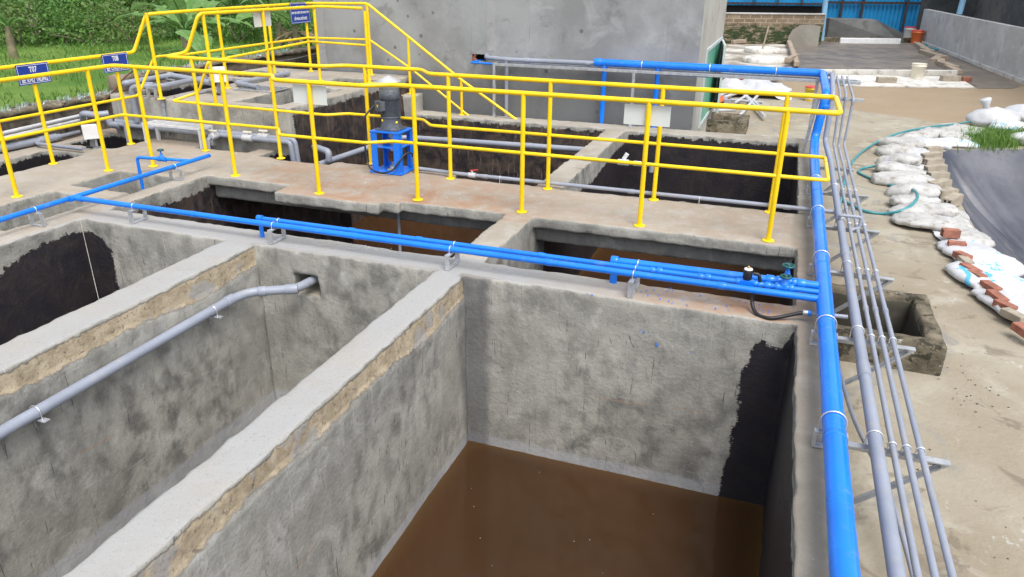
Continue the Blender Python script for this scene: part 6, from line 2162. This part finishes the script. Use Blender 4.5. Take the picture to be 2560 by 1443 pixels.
def pebble(mb, c, r_):
    v2 = []
    for k in range(6):
        d_ = [V((1, 0, 0)), V((-1, 0, 0)), V((0, 1, 0)), V((0, -1, 0)), V((0, 0, 0.7)), V((0, 0, -0.5))][k]
        v2.append(V(c) + d_ * r_ * rr.uniform(0.6, 1.2))
    mb.add(v2, [(0, 2, 4), (2, 1, 4), (1, 3, 4), (3, 0, 4), (2, 0, 5), (1, 2, 5), (3, 1, 5), (0, 3, 5)])


for k in range(110):
    if k % 3 == 0:
        c = g(2395, 1000).lerp(g(2440, 950), rr.random()) + V((rr.gauss(0, .10), rr.gauss(0, .22), 0))
    else:
        c = V((rr.uniform(0.9, 2.3), rr.uniform(2.6, 12), YZ))
        if 5.1 < c.y < 6.4 and c.x < 1.45:
            continue
    pebble(mb, c + V((0, 0, 0.004)), rr.uniform(0.003, 0.010))
o = mb.build('pebbles', simple('dark_dirt', (0.10, 0.082, 0.062), 0.95, 0, 0.3, 15))
tag(o, 'scattered dark dirt crumbs and pebbles on the sandy yard', 'pebbles', kind='stuff')
mb = MB()
for k in range(150):
    c = V((rr.uniform(-5.6, 0.2), rr.uniform(6.4, 7.2), 0.006))
    pebble(mb, c, rr.uniform(0.002, 0.007))
for k in range(60):
    pebble(mb, V((-3.0 + rr.gauss(0, .12), 4.93 + rr.gauss(0, .03), 0.006)), rr.uniform(0.002, 0.006))
o = mb.build('mortar_crumbs', M['pale_slab'])
tag(o, 'small pale mortar crumbs scattered over the walkway', 'crumbs', kind='stuff')
mb = MB()
for px_, py_, r_ in ((1642, 864, .011), (1609, 831, .008), (1727, 882, .004), (1480, 738, .007), (1468, 735, .005), (1640, 858, .006), (1600, 826, .005), (1580, 905, .003), (1700, 800, .003)):
    c = aty(px_, py_, 4.676)
    n_ = 9
    v2 = [c + V((0, -0.002, 0))] + [c + V((math.cos(2 * math.pi * i / n_) * r_ * rr.uniform(.5, 1.5), 0, math.sin(2 * math.pi * i / n_) * r_ * rr.uniform(.5, 1.3))) for i in range(n_)]
    mb.add(v2, [(0, 1 + i, 1 + (i + 1) % n_) for i in range(n_)])
for k in range(46):
    c = V((rr.uniform(-0.75, 0.28), rr.uniform(4.72, 4.98), 0.012))
    r_ = rr.uniform(.002, .007)
    n_ = 7
    v2 = [c + V((0, 0, 0.003))] + [c + V((math.cos(2 * math.pi * i / n_) * r_ * rr.uniform(.4, 1.6), math.sin(2 * math.pi * i / n_) * r_ * rr.uniform(.4, 1.6), -0.004)) for i in range(n_)]
    mb.add(v2, [(0, 1 + i, 1 + (i + 1) % n_) for i in range(n_)])
o = mb.build('paint_spots', M['blue'], tank)
o['kind'] = 'stuff'
o = MB().tube([aty(996, 530, 6.42), aty(1003, 690, 6.3)], 0.016, 12).build('grey_pipe', M['pvc'])
tag(o, 'thin grey upright pipe under the walkway dipping into brown water', 'pipe')

# loose white sheeting running between the bags and the pond
path = spline([g(2415, 352, -0.47), g(2335, 362, -0.47), g(2290, 378, -0.47), g(2290, 410, -0.475), g(2308, 455, -0.475), g(2335, 520, -0.475), g(2372, 570, -0.475), g(2412, 618, -0.475), g(2450, 668, -0.475), g(2490, 712, -0.475), g(2540, 762, -0.475), g(2600, 815, -0.475)], 9)
nW = 12
v2, f2 = [], []
for i, p in enumerate(path):
    tn = (path[min(i + 1, len(path) - 1)] - path[max(i - 1, 0)]).normalized()
    sd_ = V((tn.y, -tn.x, 0))
    if sd_.x < 0 and i > 20:
        sd_ = -sd_
    wl_ = 0.20 + 0.07 * noise.noise(V((i * 0.35, 2, 1)))
    wr_ = 0.26 + 0.12 * noise.noise(V((i * 0.3, 7, 1)))
    for j in range(nW + 1):
        u = j / nW
        q = p + sd_ * (-wl_ + (wl_ + wr_) * u)
        zz = 0.035 * noise.noise(V((i * 0.45, j * 0.8, 3))) + 0.03 * abs(noise.noise(V((i * 0.9, j * 0.35, 8)))) + 0.02
        zz *= math.sin(math.pi * min(1, u * 1.05)) ** 0.5 if 0 < u < 0.95 else 0.2
        drop = -0.16 * max(0.0, u - 0.7) / 0.3
        v2.append((q.x, q.y, q.z + zz + drop))
for i in range(len(path) - 1):
    for j in range(nW):
        k = i * (nW + 1) + j
        f2.append((k, k + 1, k + nW + 2, k + nW + 1))
o = MB().add(v2, f2, True).build('plastic_sheet', M['sack_print'])
tag(o, 'long crumpled white sheet with faint blue print laid along the pond rim', 'sheet')
# pale sealant line in the corner of the leftmost basin
MB().tube(spline([(-5.815, 4.675, -0.03), (-5.812, 4.672, -0.4), (-5.815, 4.675, -0.9), (-5.812, 4.674, -1.5)], 5), 0.0035, 6).build('sealant_line', M['pale_slab'], tank)


# ================================================================== boundary wall, field and plants
GZ = 0.12
lawn = sheet_with_holes('lawn', [(-9.0, -25), (-9.0, 120), (-140, 120), (-140, -25)], [], GZ, M['lawn'])
tag(lawn, 'green grassy field beyond the boundary wall', kind='structure')
bw = empty('boundary_wall', (-9.0, 8, 0), 'old mouldy boundary wall topped with broken glass at the left', 'wall')
rough_box(MB(), -9.08, -2.0, -0.7, -8.88, 8.25, 0.40, 0.14, 0.022, 2.0).build('masonry', M['oldwall'], bw)
rough_box(MB(), -9.08, 8.5, -0.7, -8.88, 16.5, 0.60, 0.14, 0.022, 4.0).build('masonry', M['oldwall'], bw)
rough_box(MB(), -9.12, 8.25, -0.7, -8.84, 8.52, 0.66, 0.09, 0.03, 9.0).build('pillar', M['oldwall'], bw)
rough_box(MB(), -9.14, -2.0, 0.402, -8.82, 8.2, 0.455, 0.10, 0.022, 12.0).build('coping', M['pit'], bw)
rough_box(MB(), -9.12, 8.54, 0.602, -8.84, 16.5, 0.65, 0.10, 0.02, 15.0).build('coping', M['pit'], bw)
rr = random.Random(21)
mb = MB()
for k in range(330):
    y_ = rr.uniform(5.5, 12.5)
    if 8.2 < y_ < 8.55:
        continue
    zt_ = 0.44 if y_ < 8.3 else 0.635
    c = V((-8.98 + rr.uniform(-.09, .09), y_, zt_))
    a = rr.uniform(0, math.pi)
    u_ = V((math.cos(a), math.sin(a), 0)) * rr.uniform(.006, .024)
    n_ = V((-math.sin(a), math.cos(a), 0)) * 0.002
    h_ = rr.uniform(0.02, 0.095)
    tp = c + V((rr.uniform(-.02, .02), rr.uniform(-.03, .03), h_))
    P4 = [c - u_, c + u_, tp + u_ * rr.uniform(-.2, .6), tp - u_ * rr.uniform(.1, .8) + V((0, 0, -h_ * rr.uniform(0, .5)))]
    vv = [p - n_ for p in P4] + [p + n_ for p in P4]
    mb.add(vv, [(0, 1, 2, 3), (7, 6, 5, 4), (0, 4, 5, 1), (1, 5, 6, 2), (2, 6, 7, 3), (3, 7, 4, 0)])
gs = mb.build('glass_shards', M['shard'], bw)
gs['kind'] = 'stuff'
o = MB().tube(spline([(-8.86, 7.2, 0.15), (-8.8, 7.9, 0.42), (-8.82, 8.4, 0.70), (-8.9, 9.0, 0.78)], 8), 0.012, 6).build('wire', M['rust'], bw)
MB().tube(spline([(-8.84, 11.4, 0.56), (-8.82, 12.2, 0.52), (-8.84, 13.4, 0.56)], 8), 0.008, 6).build('wire', M['alu'], bw)

rng = np.random.default_rng(8)
N_ = 30000
xx = -9.2 - 15.5 * rng.random(N_) ** 1.15
yy = 4.5 + 21 * rng.random(N_)
keep = (xx < -9.15) & (yy > 4.0 - (xx + 9) * 0.1)
clump = np.array([noise.noise(Vector((a * 0.7, b * 0.7, 2.0))) for a, b in zip(xx, yy)])
keep &= rng.random(N_) < (0.55 + clump)
xx, yy, clump = xx[keep], yy[keep], clump[keep]
pts = np.stack([xx, yy, np.full(len(xx), GZ)], 1)
hs = (0.05 + 0.10 * rng.random(len(xx))) * (1 + 0.9 * np.clip(clump, 0, 1))
tag(blades('grass', pts, hs, 0.011, M['grass'], rng, 0.9), 'uneven bright green grass on the field beyond the wall', 'grass', kind='stuff')

# --- leafy shrubs: many small folded leaves through a lobed crown, on thin stems


def leaf_cloud(rng, lobes, n, size, droop=0.3):
    vs2, f2 = [], []
    L = np.array([l[:3] for l in lobes])
    RR = np.array([l[3] for l in lobes])
    w_ = RR ** 2
    idx = rng.choice(len(lobes), n, p=w_ / w_.sum())
    d_ = rng.normal(size=(n, 3))
    d_ /= np.linalg.norm(d_, axis=1)[:, None]
    rad = RR[idx] * (0.45 + 0.6 * rng.random(n) ** 0.6)
    P_ = L[idx] + d_ * rad[:, None] * np.array([1, 1, 0.85])
    P_[:, 2] = np.maximum(P_[:, 2], 0.05)
    u = rng.normal(size=(n, 3)) + d_ * 0.7
    u[:, 2] -= droop
    u /= np.linalg.norm(u, axis=1)[:, None]
    v_ = np.cross(u, rng.normal(size=(n, 3)) + np.array([0, 0, 1.2]))
    v_ /= np.linalg.norm(v_, axis=1)[:, None] + 1e-9
    nn_ = np.cross(u, v_)
    s = (size * (0.6 + 0.9 * rng.random(n)))[:, None]
    A = P_
    B = P_ + u * s * 0.5 + v_ * s * 0.26 + nn_ * s * 0.07
    C = P_ + u * s
    D = P_ + u * s * 0.5 - v_ * s * 0.26 + nn_ * s * 0.07
    vs2 = np.concatenate([A, B, C, D])
    i = np.arange(n)
    f3 = np.concatenate([np.stack([i, i + n, i + 2 * n], 1), np.stack([i, i + 2 * n, i + 3 * n], 1)]).tolist()
    return vs2.tolist(), f3


def shrub(c, r_, h_, n, size, mat, label, seed, group):
    rng = np.random.default_rng(seed)
    o = empty('shrub', c, label, 'shrub', group)
    lobes = []
    for k in range(7):
        a = rng.random() * 6.28
        q = rng.random() ** 0.5
        lobes.append((math.cos(a) * r_ * 0.75 * q, math.sin(a) * r_ * 0.75 * q, h_ * (0.22 + 0.62 * rng.random()), r_ * (0.34 + 0.28 * rng.random())))
    lobes.append((0, 0, h_ * 0.5, r_ * 0.6))
    vs2, f2 = leaf_cloud(rng, lobes, n, size)
    cr = MB().add(vs2, f2).build('crown', mat)
    cr.parent = o
    mb = MB()
    for k in range(5):
        l = lobes[k]
        mb.tube(spline([(0.08 * math.cos(k * 1.3), 0.08 * math.sin(k * 1.3), -0.02), (l[0] * 0.4, l[1] * 0.4, l[2] * 0.5), (l[0], l[1], l[2])], 3), [0.03, 0.027, 0.024, 0.02, 0.018, 0.012, 0.008][:7], 5, False)
    st = mb.build('trunk', M['bark'])
    st.parent = o
    return o


SH = []
rr = random.Random(33)
for px_ in range(-30, 800, 62):          # front row: low, loose, olive
    SH.append((px_ + rr.uniform(-15, 15), 112 - 0.022 * px_ + rr.uniform(-8, 8), 1.0 + rr.random() * 0.4, 0.75 + rr.random() * 0.55, 900, 0.10, rr.choice(['leaf_olive', 'leaf_mid', 'leaf_olive'])))
for px_ in range(-60, 800, 66):          # second row
    SH.append((px_ + rr.uniform(-15, 15), 70 + rr.uniform(-8, 8), 1.35 + rr.random() * 0.4, 1.9 + rr.random() * 0.7, 1300, 0.14, rr.choice(['leaf_mid', 'leaf_dark', 'leaf_mid'])))
for px_ in range(-80, 820, 95):          # back row: taller and darker
    SH.append((px_ + rr.uniform(-20, 20), 38 + rr.uniform(-6, 6), 2.1 + rr.random() * 0.6, 3.2 + rr.random(), 1700, 0.20, rr.choice(['leaf_dark', 'leaf_dark', 'leaf_mid'])))
for k, (px_, py_, r_, h_, n_, s_, mt) in enumerate(SH):
    c = atz(px_, py_, GZ)
    row = 'low front' if n_ == 900 else ('middle' if n_ == 1300 else 'tall back')
    shrub(c, r_, h_, n_, s_, M[mt], {'leaf_olive': 'loose olive green', 'leaf_mid': 'bushy mid green', 'leaf_dark': 'dense dark green'}[mt] + ' shrub in the ' + row + ' row of the thicket', 100 + k,
          'shrubs of the thicket, ' + row + ' row, ' + {'leaf_olive': 'olive', 'leaf_mid': 'mid green', 'leaf_dark': 'dark'}[mt])


# --- banana plants: stem of sheaths and long torn arching leaves
def banana(c, h_, n_leaf, L_, seed, label, mat='banana', dry=0, upright=0.0):
    rr = random.Random(seed)
    o = empty('banana_plant', c, label, 'banana plant', 'banana plants beyond the wall')
    st = MB().tube([(0, 0, -0.05), (0.01, 0, h_ * 0.5), (0.03, 0.01, h_)], [0.10, 0.085, 0.055], 10).build('stem', M['stem'])
    st.parent = o
    for k in range(n_leaf):
        az = 2 * math.pi * (k / n_leaf) + rr.uniform(-.4, .4)
        el = rr.uniform(0.55, 1.25) + upright
        isdry = k < dry
        if isdry:
            el = rr.uniform(-0.3, 0.2)
        dirh = V((math.cos(az), math.sin(az), 0))
        side_ = V((-math.sin(az), math.cos(az), 0))
        ll = L_ * rr.uniform(0.75, 1.1)
        segs = 14
        p = V((0.03, 0.01, h_ * (0.75 if isdry else 0.96)))
        ang = el
        mids = [p.copy()]
        for s in range(segs):
            ang -= (0.055 + 0.06 * s / segs) * rr.uniform(0.8, 1.3) * (1.6 if isdry else 1.0)
            p = p + (dirh * math.cos(ang) + V((0, 0, 1)) * math.sin(ang)) * (ll * 1.18 / segs)
            mids.append(p.copy())
        mb = MB()
        tw = rr.uniform(-0.35, 0.35)
        for sg in (-1, 1):
            s = 2
            while s < segs:
                run = rr.choice((1, 2, 3))
                e_ = min(segs, s + run)
                v2, f2 = [], []
                sag = rr.uniform(-0.15, 0.40) + (0.6 if isdry else 0)
                for q in range(s, e_ + 1):
                    t = (q - 2) / (segs - 2)
                    wd = L_ * 0.155 * (max(0.0, math.sin(math.pi * min(1, t * 0.93 + 0.06))) ** 0.55) * (0.55 if isdry else 1)
                    gap = 0.94 if q == e_ else 1
                    fwd = (mids[min(q + 1, segs)] - mids[q - 1]).normalized()
                    e1 = (side_ * sg + V((0, 0, 1)) * (0.22 + tw * sg)).normalized()
                    v2 += [mids[q], mids[q] + e1 * wd * 0.55 * gap + fwd * wd * 0.12, mids[q] + e1 * wd * gap + fwd * wd * 0.25 - V((0, 0, 1)) * wd * sag]
                m_ = e_ - s
                for q in range(m_):
                    f2 += [(3 * q, 3 * q + 3, 3 * q + 4, 3 * q + 1), (3 * q + 1, 3 * q + 4, 3 * q + 5, 3 * q + 2)]
                mb.add(v2, f2, True)
                s = e_
        mb.tube(mids, [0.022 * (1 - 0.8 * i / segs) for i in range(segs + 1)], 6, False)
        lf = mb.build('leaf', M['banana_dry'] if isdry else M[mat])
        lf.parent = o
    return o


BN = [((588, 96), 0.75, 8, 1.7, 0, 'large banana plant with pale midribs behind the two raised rails'), ((468, 132), 0.55, 7, 1.5, 0, 'banana plant with a broad leaf between the sloping rails'),
      ((520, 185), 0.25, 6, 1.05, 0, 'low young banana plant just beyond the boundary wall'), ((700, 112), 0.6, 8, 1.5, 3, 'banana plant with dry hanging leaves left of the building'),
      ((742, 125), 0.6, 7, 1.3, 5, 'half dried banana plant beside the building corner'), ((425, 70), 0.8, 7, 1.9, 0, 'tall banana plant behind the broad leaved one'),
      ((650, 60), 0.9, 7, 1.9, 0, 'tall banana plant behind the white board on the railing'), ((36, 148), 0.72, 4, 0.62, 0, 'thin young banana sapling alone at the left'),
      ((20, 60), 0.9, 8, 1.8, 1, 'dark banana clump at the left edge'), ((275, 28), 1.2, 7, 1.9, 1, 'banana plant deep in the thicket above the first sign')]
for k, (p, h_, n_, L_, dry, lb) in enumerate(BN):
    banana(atz(p[0], p[1], GZ), h_, n_, L_, 40 + k, lb, dry=dry)
for k, (p, q, r_, lb) in enumerate((((38, 88), (82, 12), 0.10, 'pale leaning dead trunk propped from the left'), ((108, 96), (80, 14), 0.09, 'dead trunk leaning from the right against the pale one'),
                                    ((84, 92), (78, 22), 0.11, 'dark rotten trunk between the two leaning ones'), ((212, 52), (232, 22), 0.05, 'thin bare stick leaning in the thicket'))):
    A = atz(p[0], p[1], GZ)
    B = aty(q[0], q[1], A.y + 0.4)
    pp = [A, A.lerp(B, 0.33) + V((0.05, 0, 0.02)), A.lerp(B, 0.66) - V((0.04, 0, 0)), B]
    o = MB().tube(spline(pp, 5), [r_ * (1.1 - 0.3 * i / 15) for i in range(16)], 9).build('dead_trunk', M['bark'])
    tag(o, lb, 'dead trunk')
